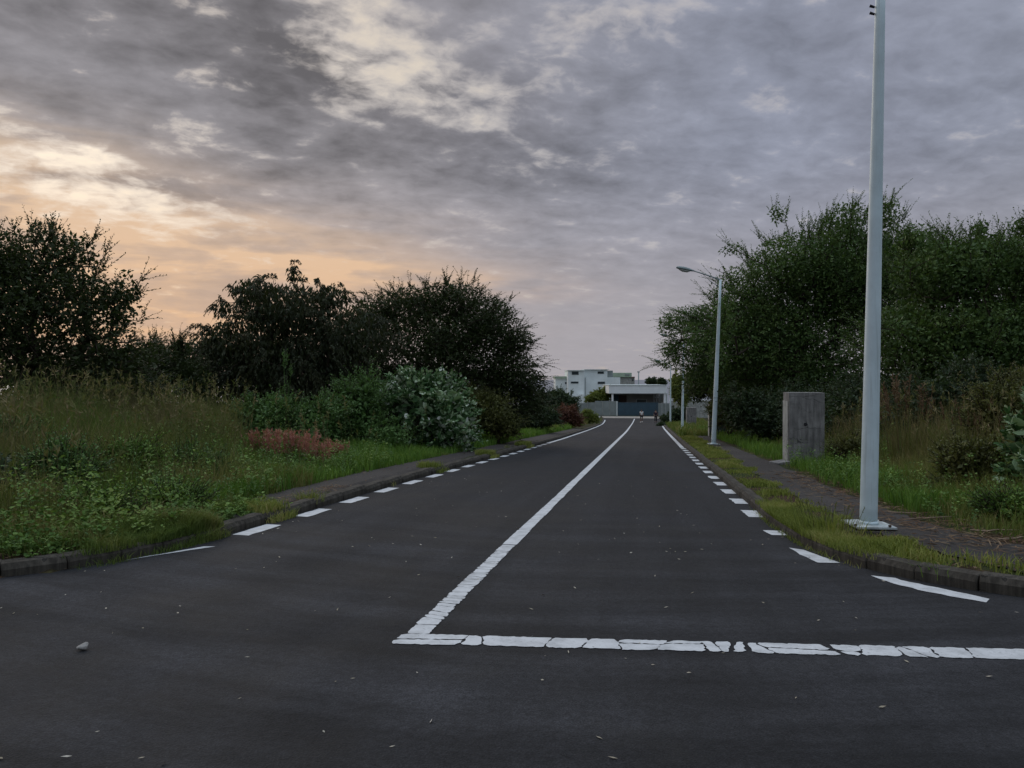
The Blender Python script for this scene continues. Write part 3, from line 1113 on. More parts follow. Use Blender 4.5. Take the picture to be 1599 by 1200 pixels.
def ptree(name, label, cat, px, t, spec, mat, seed, **kw):
    return make_tree(name, label, cat, gpx(px, t), plobes(t, spec), mat, seed, **kw)


# --- trees on the left
ptree('thorn_tree', 'open feathery thorn tree at the left edge with sky showing through it', 'tree', 40, 19,
      [(60, 490, 120, 95, 0, 2.2), (20, 425, 80, 75, 0, 1.6), (112, 405, 45, 45, .3, 1.1), (165, 480, 55, 55, 0, 1.4), (75, 585, 170, 70, .5, 2.4), (-60, 470, 110, 120, 0, 2.2),
       (200, 455, 16, 40, 0, .5), (185, 560, 60, 45, 0, 1.6), (70, 365, 30, 22, 0, .7)],
      M['acacia'], 101, tips=620, twigs=4, per=15, tl=(.35, .8), leaf=(.085, .042), droop=.1, up=.5, inner=16000)
ptree('weeping_tree', 'dark drooping tree with hanging shoots against the orange sky', 'tree', 450, 28,
      [(450, 480, 90, 45, 0, 2.2), (458, 425, 12, 16, 0, .5), (398, 455, 40, 25, 0, 1.3), (515, 462, 36, 24, .4, 1.3), (352, 482, 22, 14, 0, .7), (430, 550, 130, 80, .5, 2.8),
       (345, 550, 55, 45, 0, 1.6), (540, 535, 80, 70, .5, 2.2), (460, 610, 175, 60, .5, 3.0), (315, 590, 32, 50, 0, 1.3)],
      M['weeping'], 102, tips=800, twigs=4, per=18, tl=(.45, .9), leaf=(.12, .040), droop=1.0, up=.45, spread=.5, inner=30000, hang=1.0)
ptree('thorn_tree', 'broad thorn tree reaching toward the road in front of the white house', 'tree', 690, 32,
      [(705, 468, 60, 32, 0, 1.6), (645, 478, 55, 36, .5, 1.8), (757, 500, 62, 42, 0, 1.8), (700, 545, 125, 75, .5, 3.2), (800, 535, 40, 26, 0, 1.4), (795, 585, 55, 50, 0, 1.8),
       (590, 500, 50, 45, 1, 2.0), (690, 620, 150, 55, 1, 3.2), (838, 588, 18, 9, 0, .8), (825, 620, 35, 35, 0, 1.4), (575, 590, 60, 55, .5, 2.4)],
      M['acacia'], 103, tips=1100, twigs=4, per=18, tl=(.35, .95), leaf=(.095, .040), droop=.20, up=.05, spread=.6, outw=1.0, inner=46000)
ptree('thorn_shrub', 'low twiggy thorn shrub between the open tree and the drooping tree', 'shrub', 262, 25,
      [(262, 575, 45, 45, 0, 1.4), (225, 590, 40, 55, .5, 1.4), (300, 600, 30, 40, 0, 1.2), (285, 545, 14, 16, 0, .5)],
      M['acacia'], 104, tips=240, twigs=4, per=14, tl=(.35, .8), leaf=(.09, .04), droop=.05, up=.6, inner=6500, fork=.12, stems=3)
ptree('thorn_shrub', 'dull olive thorn shrub at the foot of the open tree', 'shrub', 160, 22,
      [(160, 595, 70, 40, 0, 1.4), (90, 600, 70, 40, 0, 1.3), (215, 615, 50, 30, 0, 1.2)],
      M['darkbush'], 105, tips=220, twigs=4, per=14, tl=(.35, .7), leaf=(.09, .045), droop=.1, up=.5, inner=8000, fork=.12, stems=3)
ptree('round_tree', 'dark rounded tree in front of the left wing of the white house', 'tree', 865, 78,
      [(868, 627, 32, 16, 0, 2.0), (848, 632, 26, 20, 0, 2.0), (890, 636, 13, 13, 0, 1.2)],
      M['darkbush'], 106, tips=160, twigs=4, per=12, tl=(.5, .9), leaf=(.22, .12), droop=.1, inner=7000, fork=.2)
# --- bushes along the left path
ptree('leafy_bush', 'bright green leafy bush behind the pink grass', 'bush', 405, 21,
      [(405, 668, 46, 46, 0, .9), (385, 650, 20, 28, 0, .5), (430, 650, 26, 34, .2, .6)],
      M['bush'], 111, tips=150, twigs=4, per=12, tl=(.25, .55), leaf=(.075, .05), up=.7, droop=.15, inner=5000, fork=.1, stems=4)
ptree('leafy_bush', 'broad mid green bush left of the taller spiky bush', 'bush', 480, 22,
      [(480, 672, 62, 46, 0, 1.1), (450, 655, 30, 30, 0, .7), (510, 650, 34, 32, .3, .8)],
      M['bush'], 112, tips=190, twigs=4, per=12, tl=(.25, .55), leaf=(.075, .05), up=.7, droop=.15, inner=6500, fork=.1, stems=4)
ptree('tall_bush', 'taller spiky green bush touching the pale leaved bush', 'bush', 560, 23.5,
      [(560, 655, 50, 62, 0, 1.1), (575, 615, 26, 30, 0, .6), (540, 640, 32, 40, 0, .7), (600, 690, 44, 36, -.8, .7)],
      M['bush'], 113, tips=210, twigs=4, per=13, tl=(.3, .75), leaf=(.08, .045), up=.8, droop=.1, inner=6500, fork=.1, stems=4)
ptree('milkweed_bush', 'large rounded bush with pale broad leaves beside the left path', 'bush', 668, 24.5,
      [(668, 640, 66, 56, 0, 1.35), (700, 665, 44, 42, -.3, 1.0), (625, 630, 36, 42, 0, .9), (665, 610, 40, 26, 0, .8)],
      M['milkweed'], 114, tips=300, twigs=3, per=9, tl=(.25, .5), leaf=(.155, .095), up=.5, droop=.05, outw=1.4, spread=.4, inner=1400, fork=.1, stems=5, broad=True)
ptree('leafy_bush', 'olive green bush just beyond the pale leaved bush', 'bush', 765, 30,
      [(765, 648, 40, 34, 0, 1.1), (745, 630, 24, 24, 0, .8), (790, 665, 26, 22, 0, .8)],
      M['oliveleaf'], 115, tips=170, twigs=4, per=12, tl=(.3, .65), leaf=(.085, .05), up=.6, inner=5000, fork=.1, stems=4)
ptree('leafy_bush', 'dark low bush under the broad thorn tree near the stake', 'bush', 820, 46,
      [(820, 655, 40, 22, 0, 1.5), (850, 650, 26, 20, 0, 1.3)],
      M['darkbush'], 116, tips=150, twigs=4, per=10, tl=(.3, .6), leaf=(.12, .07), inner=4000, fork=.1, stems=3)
ptree('red_bush', 'dull red leaved bush by the left side of the road', 'bush', 885, 63,
      [(885, 650, 22, 17, 0, 1.1), (868, 652, 14, 12, 0, .8), (900, 658, 10, 10, 0, .6)],
      M['redbush'], 117, tips=150, twigs=4, per=10, tl=(.3, .7), leaf=(.14, .06), up=.6, inner=3500, fork=.1, stems=4)
ptree('leafy_bush', 'small yellow green bush between the red bush and the grey fence', 'bush', 918, 88,
      [(918, 651, 12, 9, 0, .8), (928, 655, 9, 6, 0, .7)],
      M['yellowgreen'], 118, tips=80, twigs=4, per=8, tl=(.3, .6), leaf=(.18, .09), inner=1500, fork=.1, stems=3)
# --- trees on the right
ptree('thorn_tree', 'big spreading thorn tree behind the concrete pillar', 'tree', 1250, 33,
      [(1250, 410, 90, 55, 0, 2.6), (1310, 430, 110, 85, .3, 2.8), (1420, 420, 80, 80, .3, 2.4), (1180, 520, 80, 70, 2.5, 2.2), (1322, 350, 46, 40, 0, 1.6), (1180, 460, 80, 60, 2, 2.4), (1120, 515, 70, 48, 4, 1.9), (1240, 530, 150, 90, 1.5, 3.4), (1090, 555, 52, 36, 4, 1.6),
       (1160, 585, 90, 42, 3.5, 2.0), (1350, 450, 100, 95, .5, 2.8), (1215, 335, 16, 20, 0, .6), (1143, 390, 22, 12, 1, .6), (1385, 340, 26, 36, 0, 1.0), (1300, 600, 120, 50, .5, 2.4), (1052, 545, 22, 22, 4, 1.0), (1046, 508, 22, 22, 4, 1.0), (1075, 500, 30, 26, 4, 1.2), (1040, 570, 14, 12, 4, .7), (1085, 590, 26, 16, 4, 1.0),
       (1130, 500, 26, 46, -1.7, .7), (1120, 560, 22, 30, -1.7, .7), (1085, 530, 26, 30, -1.2, .6)],
      M['rightleaf'], 121, tips=1250, twigs=4, per=20, tl=(.45, 1.25), leaf=(.088, .042), droop=.15, up=.25, spread=.5, outw=1.1, inner=95000)
ptree('thorn_tree', 'dense thorn tree behind the white lamp post at the right edge', 'tree', 1500, 23,
      [(1480, 425, 95, 58, 0, 2.0), (1545, 412, 70, 50, 0, 1.6), (1480, 530, 140, 85, .5, 3.0), (1610, 415, 55, 60, 0, 1.6), (1630, 520, 110, 100, .5, 2.6), (1590, 360, 14, 24, 0, .5), (1420, 375, 24, 20, 0, .8),
       (1530, 360, 12, 18, 0, .4), (1540, 600, 150, 50, .5, 2.6)],
      M['rightleaf'], 122, tips=1000, twigs=4, per=15, tl=(.4, .9), leaf=(.08, .042), droop=.1, up=.45, spread=.6, inner=62000)
ptree('thorn_tree', 'shadowy thorn tree farther down behind the second lamp', 'tree', 1165, 41,
      [(1165, 600, 70, 42, 0, 2.6), (1110, 590, 36, 34, 0, 1.8), (1210, 570, 60, 60, 0, 2.4), (1088, 610, 16, 22, 0, 1.0)],
      M['acacia'], 123, tips=360, twigs=4, per=13, tl=(.5, 1.0), leaf=(.13, .06), droop=.15, inner=15000)
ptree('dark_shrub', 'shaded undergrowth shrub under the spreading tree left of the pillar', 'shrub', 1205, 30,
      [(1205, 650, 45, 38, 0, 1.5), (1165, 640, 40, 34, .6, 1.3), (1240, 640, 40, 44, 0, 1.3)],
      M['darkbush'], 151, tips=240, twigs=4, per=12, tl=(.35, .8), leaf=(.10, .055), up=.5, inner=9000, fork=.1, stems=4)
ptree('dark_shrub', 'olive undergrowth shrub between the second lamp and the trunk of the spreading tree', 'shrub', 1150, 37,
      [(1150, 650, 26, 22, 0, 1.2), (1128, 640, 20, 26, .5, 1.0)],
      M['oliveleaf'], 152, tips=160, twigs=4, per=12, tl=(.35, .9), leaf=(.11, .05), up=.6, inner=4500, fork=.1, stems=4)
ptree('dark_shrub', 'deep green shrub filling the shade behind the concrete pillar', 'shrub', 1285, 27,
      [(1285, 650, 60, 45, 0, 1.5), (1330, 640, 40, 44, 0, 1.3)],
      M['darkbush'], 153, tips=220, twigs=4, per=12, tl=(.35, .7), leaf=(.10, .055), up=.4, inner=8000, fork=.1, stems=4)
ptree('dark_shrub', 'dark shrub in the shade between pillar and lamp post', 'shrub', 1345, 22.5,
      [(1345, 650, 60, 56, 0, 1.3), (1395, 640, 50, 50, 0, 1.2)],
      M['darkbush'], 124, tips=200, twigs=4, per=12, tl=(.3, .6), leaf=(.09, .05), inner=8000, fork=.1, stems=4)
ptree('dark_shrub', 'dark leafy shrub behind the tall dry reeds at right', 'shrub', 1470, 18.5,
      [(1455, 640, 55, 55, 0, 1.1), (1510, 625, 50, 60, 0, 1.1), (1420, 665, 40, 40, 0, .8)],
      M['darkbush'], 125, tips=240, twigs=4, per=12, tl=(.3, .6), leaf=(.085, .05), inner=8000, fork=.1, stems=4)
ptree('tall_bush', 'tall olive bush rising out of the grass at the right edge', 'bush', 1570, 13.5,
      [(1575, 655, 55, 70, 0, .75), (1545, 640, 40, 50, .2, .6), (1610, 640, 50, 75, .2, .7)],
      M['oliveleaf'], 126, tips=230, twigs=4, per=13, tl=(.2, .5), leaf=(.05, .026), up=.8, inner=7000, fork=.1, stems=5)
ptree('milkweed_bush', 'pale broad leaved bush cut off by the right edge', 'bush', 1640, 10.2,
      [(1640, 690, 46, 70, 0, .42), (1620, 740, 30, 36, -.1, .3)],
      M['milkweed'], 127, tips=80, twigs=3, per=8, tl=(.15, .34), leaf=(.13, .075), up=.5, droop=.05, outw=1.3, spread=.4, inner=250, fork=.1, stems=4, broad=True)
ptree('poplar_tree', 'yellow green upright tree right of the low white building', 'tree', 1062, 104,
      [(1056, 605, 9, 25, 0, 1.2), (1068, 612, 10, 30, 0, 1.2), (1078, 600, 9, 24, 0, 1.0)],
      M['yellowgreen'], 128, tips=180, twigs=4, per=10, tl=(.4, .9), leaf=(.22, .11), up=.9, inner=5000)
ptree('round_bush', 'dark green bush around the foot of the distant lamp', 'bush', 1056, 92,
      [(1056, 650, 14, 13, 0, 1.0), (1042, 655, 10, 8, -2, .8), (1068, 645, 8, 12, 0, .8)],
      M['darkbush'], 129, tips=120, twigs=4, per=10, tl=(.3, .6), leaf=(.18, .09), inner=3000, fork=.1, stems=3)
ptree('round_bush', 'small black bush on the kerb near the dark clothed walker', 'bush', 1033, 84,
      [(1033, 664, 6, 3.6, 0, .5)],
      M['darkbush'], 130, tips=50, twigs=4, per=8, tl=(.15, .3), leaf=(.12, .07), inner=900, fork=.1, stems=3)
ptree('garden_tree', 'yellow green garden tree behind the grey fence', 'tree', 935, 138,
      [(938, 620, 17, 12, 0, 1.8), (948, 612, 8, 9, 0, 1.2), (922, 624, 8, 8, 0, 1.2)],
      M['yellowgreen'], 131, tips=140, twigs=4, per=10, tl=(.4, .8), leaf=(.26, .14), inner=4500)
for k, (px, t, spec, lab) in enumerate([
        (1018, 260, [(1018, 597, 9, 6, 0, 2.5)], 'far dark tree above the middle of the low white roof'),
        (1034, 240, [(1034, 598, 6, 6, 0, 1.6)], 'far grey green tree above the right end of the low white roof')]):
    ptree('distant_tree', lab, 'tree', px, t, spec, M['darkbush'], 140 + k, tips=60, twigs=4, per=8, tl=(.6, 1.2), leaf=(.5, .25), inner=1500)
ptree('dark_shrub', 'dark hollow shrub in the weeds at the left edge', 'shrub', 25, 8.9,
      [(25, 790, 60, 48, 0, .5), (-30, 780, 50, 60, 0, .5), (50, 815, 30, 24, -.1, .25)],
      M['darkbush'], 150, tips=130, twigs=4, per=12, tl=(.15, .35), leaf=(.06, .035), inner=4200, fork=.1, stems=4)

for k, (px, py, t, wx, wy, lab, mt) in enumerate([
        (95, 735, 9.6, 46, 34, 'leafy shrub just right of the dark hollow shrub in the left field', 'bush'),
        (205, 720, 11.5, 52, 36, 'round leafy shrub in the middle of the left field', 'weed'),
        (300, 735, 12.4, 44, 30, 'low leafy shrub in the left field nearest to the pink grass', 'bush'),
        (150, 800, 8.4, 44, 28, 'low bright leafy shrub close to the left kerb', 'weed'),
        (265, 790, 9.4, 50, 26, 'spreading leafy shrub at the near end of the left footpath', 'weed'),
        (30, 690, 12.5, 60, 34, 'dark green leafy shrub rising from the dry grass at the left edge', 'bush'),
        (1335, 705, 17, 34, 26, 'small leafy shrub on the right bank just behind the nearest lamp post', 'oliveleaf'),
        (1520, 725, 11.2, 50, 42, 'leafy shrub on the right bank left of the pale broad leaved bush', 'oliveleaf'),
        (1585, 800, 8.8, 36, 18, 'low leafy shrub behind the straw at the right frame edge', 'weed')]):
    ptree('leafy_shrub', lab, 'shrub', px, t, [(px, py, wx, wy, 0, wx / FPX * t * .9), (px - wx * .5, py + wy * .3, wx * .6, wy * .7, .1, .3), (px + wx * .5, py + wy * .35, wx * .6, wy * .6, -.1, .3)],
          M[mt], 160 + k, tips=120, twigs=4, per=11, tl=(.12, .38), leaf=(.050, .030), up=.8, droop=.1, inner=2600, fork=.08, stems=5, minz=.02)


# --- grass and weeds
def blade_mesh(name, P, h, w, lean, rng, mat, label, cat, curl=0.5):
    n = len(P)
    a = rng.uniform(0, 2 * np.pi, n)
    side = np.stack([np.cos(a), np.sin(a), np.zeros(n)], 1)
    b_ = rng.uniform(0, 2 * np.pi, n)
    ld = np.stack([np.cos(b_), np.sin(b_), np.zeros(n)], 1) * (lean * rng.uniform(0.15, 1.0, n))[:, None]
    h_ = h[:, None]; w_ = w[:, None]
    up = np.array([0, 0, 1.0])
    mid = P + up * h_ * 0.55 + ld * h_ * 0.25
    tip = P + up * h_ * (1 - 0.25 * (lean * curl)[:, None]) + ld * h_
    V = np.stack([P - side * w_ / 2, P + side * w_ / 2, mid - side * w_ * 0.4, mid + side * w_ * 0.4, tip], 1).reshape(-1, 3)
    k = np.arange(n)[:, None] * 5
    F = np.concatenate([k + np.array([[0, 1, 3]]), k + np.array([[0, 3, 2]]), k + np.array([[2, 3, 4]])], 1).reshape(-1, 3)
    return tag(link(name, np_mesh(name, V, F), mat), label, cat, kind='stuff')


def scatter(rng, n, s0, s1, r0, r1, dens, power=1.0):
    """random points of an area, thinned by dens(s, r, d) in 0..1; power > 1 crowds them towards s0"""
    out = []
    tot = 0
    while tot < n:
        m = int(n * 1.5)
        s = s0 + (s1 - s0) * rng.random(m) ** power
        r = rng.uniform(r0, r1, m)
        d = side_dist(s, r)
        k = rng.random(m) < dens(s, r, d)
        out.append(np.stack([s[k], r[k], d[k]], 1)); tot += int(k.sum())
    q = np.concatenate(out)[:n]
    x, y = sr2xy(q[:, 0], q[:, 1])
    z = ground_z(q[:, 0], q[:, 1])
    return np.stack([x, y, z], 1), q


def vnoise(s, r, f, seed):
    g = np.random.default_rng(seed).random((64, 64))
    u, v = (s * f) % 64, (r * f) % 64
    i, j = u.astype(int), v.astype(int)
    a, b_ = u - i, v - j
    a = a * a * (3 - 2 * a); b_ = b_ * b_ * (3 - 2 * b_)
    i1, j1 = (i + 1) % 64, (j + 1) % 64
    return (g[i, j] * (1 - a) + g[i1, j] * a) * (1 - b_) + (g[i, j1] * (1 - a) + g[i1, j1] * a) * b_


PLr = np.array([(0, -4.0), (7.9, -4.55), (8.2, -4.85), (8.8, -5.1), (10, -5.35), (14, -5.56), (60, -5.55)])


def left_field(s, r, d):
    path = (s > 8.0) & (r > np.interp(s, PLr[:, 0], PLr[:, 1]) - 0.05 + 0.25 * (vnoise(s, r, 1.7, 3) - 0.5))
    ok = (d > 0.22) & ~path & (r < 0)
    return np.where(ok, 0.25 + 0.75 * vnoise(s, r, 0.9, 4), 0)


def R_out(s): return np.interp(s, np.array(PO_)[::-1, 0] if PO_[0][0] > PO_[-1][0] else np.array(PO_)[:, 0], np.array(PO_)[:, 1])


poI = np.array(PI_); poO = np.array(PO_)


def path_R_gap(s, r):
    """>0 outside the footpath on its far side, <0 on the kerb side"""
    far = np.minimum.reduce([np.where(s > 8.3, r - np.interp(s, poO[4:, 0], poO[4:, 1]), 9), np.where(s <= 8.3, np.maximum(s - np.interp(r, poO[:6, 1][::-1], poO[:6, 0][::-1]), r - 3.6), 9)])
    return far


def bush_view(s, r):
    x, y = sr2xy(s, r)
    px = 800 + FPX * x / np.maximum(y, 1)
    return sstep(px, 330, 400) * sstep(y, 10.5, 13)


rng = np.random.default_rng(77)
# tall field grass on the left
P, q = scatter(rng, 95000, 4.0, 26, -19, -4.4, left_field, 1.25)
d = q[:, 2]
hh = (0.14 + 0.50 * sstep(d, 0.3, 3.5) + 0.30 * sstep(d, 3, 6)) * rng.uniform(0.45, 1.2, len(P)) * (0.35 + 1.15 * vnoise(q[:, 0], q[:, 1], 0.75, 8)) * (1 - 0.6 * bush_view(q[:, 0], q[:, 1]))
blade_mesh('field_grass', P, hh, rng.uniform(0.006, 0.013, len(P)), rng.uniform(0.25, 0.9, len(P)), rng, M['grass'],
           'long uneven green grass covering the left field', 'grass')
P, q = scatter(rng, 42000, 6.5, 30, -22, -7.4, lambda s, r, d: np.where(d > 2.6, vnoise(s, r, 0.5, 12) ** 1.3, 0) * (1 - bush_view(s, r)), 1.1)
hh = rng.uniform(0.45, 1.25, len(P)) * (0.45 + 0.95 * vnoise(q[:, 0], q[:, 1], 0.55, 14))
blade_mesh('dry_grass', P, hh, rng.uniform(0.006, 0.012, len(P)), rng.uniform(0.25, 1.0, len(P)), rng, M['drygrass'],
           'tall brownish dry grass at the back of the left field', 'grass')
P, q = scatter(rng, 45000, 9, 60, -9.5, -5.4, lambda s, r, d: np.where((r < np.interp(s, PLr[:, 0], PLr[:, 1]) - 0.02 + 0.2 * (vnoise(s, r, 2, 5) - .5)), 1.0, 0) * (0.3 + 0.7 * vnoise(s, r, 1.2, 6)), 1.3)
hh = rng.uniform(0.10, 0.38, len(P)) * (0.5 + 0.9 * vnoise(q[:, 0], q[:, 1], 0.8, 7))
blade_mesh('path_edge_grass', P, hh, rng.uniform(0.009, 0.018, len(P)) * (1 + q[:, 0] / 40), rng.uniform(0.3, 0.9, len(P)), rng, M['lush'],
           'fresh green grass along the back of the left footpath', 'grass')


# right verge between kerb and footpath
def verge_ok(s, r, d):
    inner = np.where(s > 6.5, np.interp(s, poI[4:, 0], poI[4:, 1]), 9)
    on = (d > 0.10) & (r > 0) & np.where(s > 6.5, r < inner + 0.28 * (vnoise(s, r, 2.3, 31) - 0.25), s < np.interp(r, poI[:5, 1][::-1], poI[:5, 0][::-1]))
    corner = np.where((s < 7.6) & (r > 2.45), 0.12, 1.0)
    return np.where(on, (0.05 + 0.95 * np.clip(vnoise(s, r, 2.0, 32) * 2.6 - 0.85, 0, 1)) * corner, 0) * np.where((s > 8.75) & (s < 9.55) & (r > 2.15) & (r < 2.8), 0, 1)


P, q = scatter(rng, 30000, 6.3, 46, 1.55, 3.4, verge_ok, 1.7)
tuft = vnoise(q[:, 0], q[:, 1], 1.6, 33)
hh = rng.uniform(0.02, 0.085, len(P)) * (0.3 + 1.6 * tuft ** 1.5) * np.where(q[:, 0] < 9.2, 1.15, 1)
blade_mesh('verge_grass', P, hh, rng.uniform(0.005, 0.010, len(P)) * (1 + q[:, 0] / 30), rng.uniform(0.4, 1.1, len(P)), rng, M['verge'],
           'short yellowish grass on the verge by the right kerb', 'grass')


# field on the right
def right_field(s, r, d):
    g = path_R_gap(s, r) + 0.35 * (vnoise(s, r, 1.9, 41) - 0.6)
    return np.where((g > 0.05) & (r > 2.9) & (d > 1.1), (0.3 + 0.7 * vnoise(s, r, 0.9, 42)) * np.clip(0.25 + g * 1.2, 0, 1), 0)


P, q = scatter(rng, 105000, 7.2, 28, 3.0, 15, right_field, 1.25)
g = path_R_gap(q[:, 0], q[:, 1])
hh = (0.10 + 0.42 * sstep(g, 0.2, 1.8) + 0.35 * sstep(g, 1.5, 4)) * rng.uniform(0.45, 1.15, len(P)) * (0.30 + 1.25 * vnoise(q[:, 0], q[:, 1], 0.8, 43))
blade_mesh('field_grass', P, hh, rng.uniform(0.006, 0.013, len(P)), rng.uniform(0.25, 0.9, len(P)), rng, M['grass'],
           'long mixed grass covering the bank on the right', 'grass')
P, q = scatter(rng, 34000, 7.6, 17, 3.6, 10, lambda s, r, d: np.where(path_R_gap(s, r) > 0.45, 0.15 + 0.85 * vnoise(s, r, 0.8, 47), 0), 1.1)
g = path_R_gap(q[:, 0], q[:, 1])
hh = (0.22 + 0.75 * sstep(g, 0.4, 3.2)) * rng.uniform(0.45, 1.2, len(P)) * (0.45 + 0.95 * vnoise(q[:, 0], q[:, 1], 0.9, 48))
blade_mesh('tall_grass', P, hh, rng.uniform(0.005, 0.011, len(P)), rng.uniform(0.35, 1.1, len(P)), rng, M['loose'],
           'tall loose yellow green grass rising up the bank at the right edge', 'grass')
P, q = scatter(rng, 30000, 4.4, 13, -13, -4.4, lambda s, r, d: left_field(s, r, d) * np.where(d > .3, np.clip(vnoise(s, r, 1.1, 49) * 2.6 - .8, 0, 1), 0), 1.1)
hh = (0.16 + 0.55 * sstep(q[:, 2], 0.3, 3.0)) * rng.uniform(0.45, 1.25, len(P)) * (0.5 + 0.9 * vnoise(q[:, 0], q[:, 1], 1.0, 50))
blade_mesh('tan_grass', P, hh, rng.uniform(0.005, 0.010, len(P)), rng.uniform(0.35, 1.2, len(P)), rng, M['loose'],
           'messy tan and olive grass tangled through the weeds at the left', 'grass')
P, q = scatter(rng, 26000, 9, 26, 5.0, 14, lambda s, r, d: np.where(path_R_gap(s, r) > 1.3, vnoise(s, r, 0.6, 45) ** 1.5, 0), 1.1)
hh = rng.uniform(0.6, 1.25, len(P)) * (0.7 + 0.5 * vnoise(q[:, 0], q[:, 1], 0.5, 46))
blade_mesh('dry_grass', P, hh, rng.uniform(0.005, 0.010, len(P)), rng.uniform(0.15, 0.7, len(P)), rng, M['drygrass'],
           'tall thin dry grass on the right bank', 'grass')
P, q = scatter(rng, 42000, 10.5, 62, 3.0, 8, lambda s, r, d: np.where(path_R_gap(s, r) > 0.05 + 0.25 * vnoise(s, r, 2.2, 51), 0.3 + 0.7 * vnoise(s, r, 0.9, 52), 0) * np.where((s > 19.4) & (s < 21.2) & (r < 4.5) & (r > 3.2), 0.0, 1), 1.5)
hh = rng.uniform(0.10, 0.42, len(P)) * (0.5 + 0.9 * vnoise(q[:, 0], q[:, 1], 0.8, 53))
blade_mesh('path_edge_grass', P, hh, rng.uniform(0.008, 0.016, len(P)) * (1 + q[:, 0] / 40), rng.uniform(0.3, 0.9, len(P)), rng, M['lush'],
           'fresh green grass round the concrete pillar beside the right path', 'grass')
P, q = scatter(rng, 20000, 44, 120, -12, 7, lambda s, r, d: np.where((d > 0.3) & ((r > 0) | (r < rL(s) - 1.3)), 0.3 + 0.7 * vnoise(s, r, 0.4, 61), 0), 1.2)
hh = rng.uniform(0.2, 0.6, len(P)) * (0.5 + 0.8 * vnoise(q[:, 0], q[:, 1], 0.3, 63))
blade_mesh('distant_grass', P, hh, rng.uniform(0.04, 0.09, len(P)), rng.uniform(0.3, 0.9, len(P)), rng, M['grass'],
           'rough grass on both verges far down the road', 'grass')
# small tufts that break through at the foot of the left kerb and on the path
P, q = scatter(rng, 9000, 7, 30, -5.2, -4.3, lambda s, r, d: np.where((d > -0.12) & (d < 0.45), np.clip(vnoise(s, r * 0.4, 0.9, 71) * 3.4 - 2.1, 0, 1), 0), 1.3)
P[:, 2] = np.where((q[:, 2] > 0) & (q[:, 2] < .3), road_z(q[:, 0]) + .095, P[:, 2])
blade_mesh('kerb_tufts', P, rng.uniform(0.05, 0.19, len(P)), rng.uniform(0.006, 0.012, len(P)), rng.uniform(0.4, 1.1, len(P)), rng, M['verge'],
           'tufts of grass growing over the left kerb', 'grass')


def weeds(name, n, area, dens, hr, lf, per, mat, label, seed, power=1.2):
    rg_ = np.random.default_rng(seed)
    P, q = scatter(rg_, n, *area, dens, power)
    h = rg_.uniform(hr[0], hr[1], n) * (0.5 + 0.9 * vnoise(q[:, 0], q[:, 1], 0.7, seed))
    # each plant: a leaning stem with leaves to its tip
    ln = rand_unit(rg_, n) * np.array([1, 1, 0]) * 0.35
    t = rg_.uniform(0.15, 1.0, (n, per))
    pos = P[:, None, :] + (np.array([0, 0, 1.0]) + ln)[:, None, :] * (t * h[:, None])[:, :, None]
    a = rg_.uniform(0, 2 * np.pi, (n, per))
    d = norm(np.stack([np.cos(a), np.sin(a), rg_.uniform(-0.2, 0.8, (n, per))], -1))
    pos = pos + d * (0.10 * h[:, None] * rg_.random((n, per)))[:, :, None]
    nr = norm(np.array([0, 0, 1.0]) + rg_.normal(size=(n, per, 3)) * 0.45)
    k = n * per
    sz = rg_.uniform(0.5, 1.2, k) * np.repeat(rg_.uniform(0.6, 1.35, n), per)
    V, F = leaf_broad(pos.reshape(-1, 3), d.reshape(-1, 3), nr.reshape(-1, 3), lf[0] * sz, lf[1] * sz)
    return tag(link(name, np_mesh(name, V, F), mat), label, 'weeds', kind='stuff')


def lw(s, r, d):
    return np.where((left_field(s, r, d) > 0) & (d > 0.35), np.clip(vnoise(s, r, 1.3, 81) * 3.2 - 1.3, 0, 1) * np.where(d < 5.5, 1, .45), 0)


def rw(s, r, d):
    return np.where(path_R_gap(s, r) > 0.15, np.clip(vnoise(s, r, 1.2, 84) * 3.2 - 1.2, 0, 1), 0)


weeds('leafy_weeds', 1500, (4.3, 17, -15, -4.4), lw, (0.20, 0.80), (0.050, 0.028), 30,
      M['weed'], 'leafy bright green weeds in the grass near the left kerb', 82)
weeds('leafy_weeds', 1300, (4.3, 19, -16, -4.4), lambda s, r, d: np.where((left_field(s, r, d) > 0) & (d > 0.5), np.clip(vnoise(s, r, 1.0, 88) * 3 - 1.2, 0, 1), 0), (0.15, 0.60), (0.030, 0.015), 42,
      M['bush'], 'small leaved dark green weeds among the left field grass', 89)
weeds('leafy_weeds', 1700, (7.3, 20, 3.1, 11), rw, (0.12, 0.70), (0.044, 0.026), 28,
      M['weed'], 'leafy weeds mixed through the grass on the right bank', 85)
weeds('leafy_weeds', 1700, (7.3, 20, 3.1, 11), lambda s, r, d: np.where(path_R_gap(s, r) > 0.3, np.clip(vnoise(s, r, 1.0, 90) * 3 - 1.1, 0, 1), 0), (0.15, 0.65), (0.028, 0.014), 42,
      M['bush'], 'small leaved weeds among the grass of the right bank', 83)
weeds('creeping_weeds', 1500, (4.2, 9.5, -10, -4.3), lambda s, r, d: np.where((d > 0.16) & (d < 1.3) & (r < 0), np.clip(vnoise(s, r, 1.1, 86) * 2.2 - 0.5, 0, 1), 0), (0.05, 0.22), (0.045, 0.03), 14,
      M['weed'], 'low creeping weeds spilling toward the left kerb', 87)


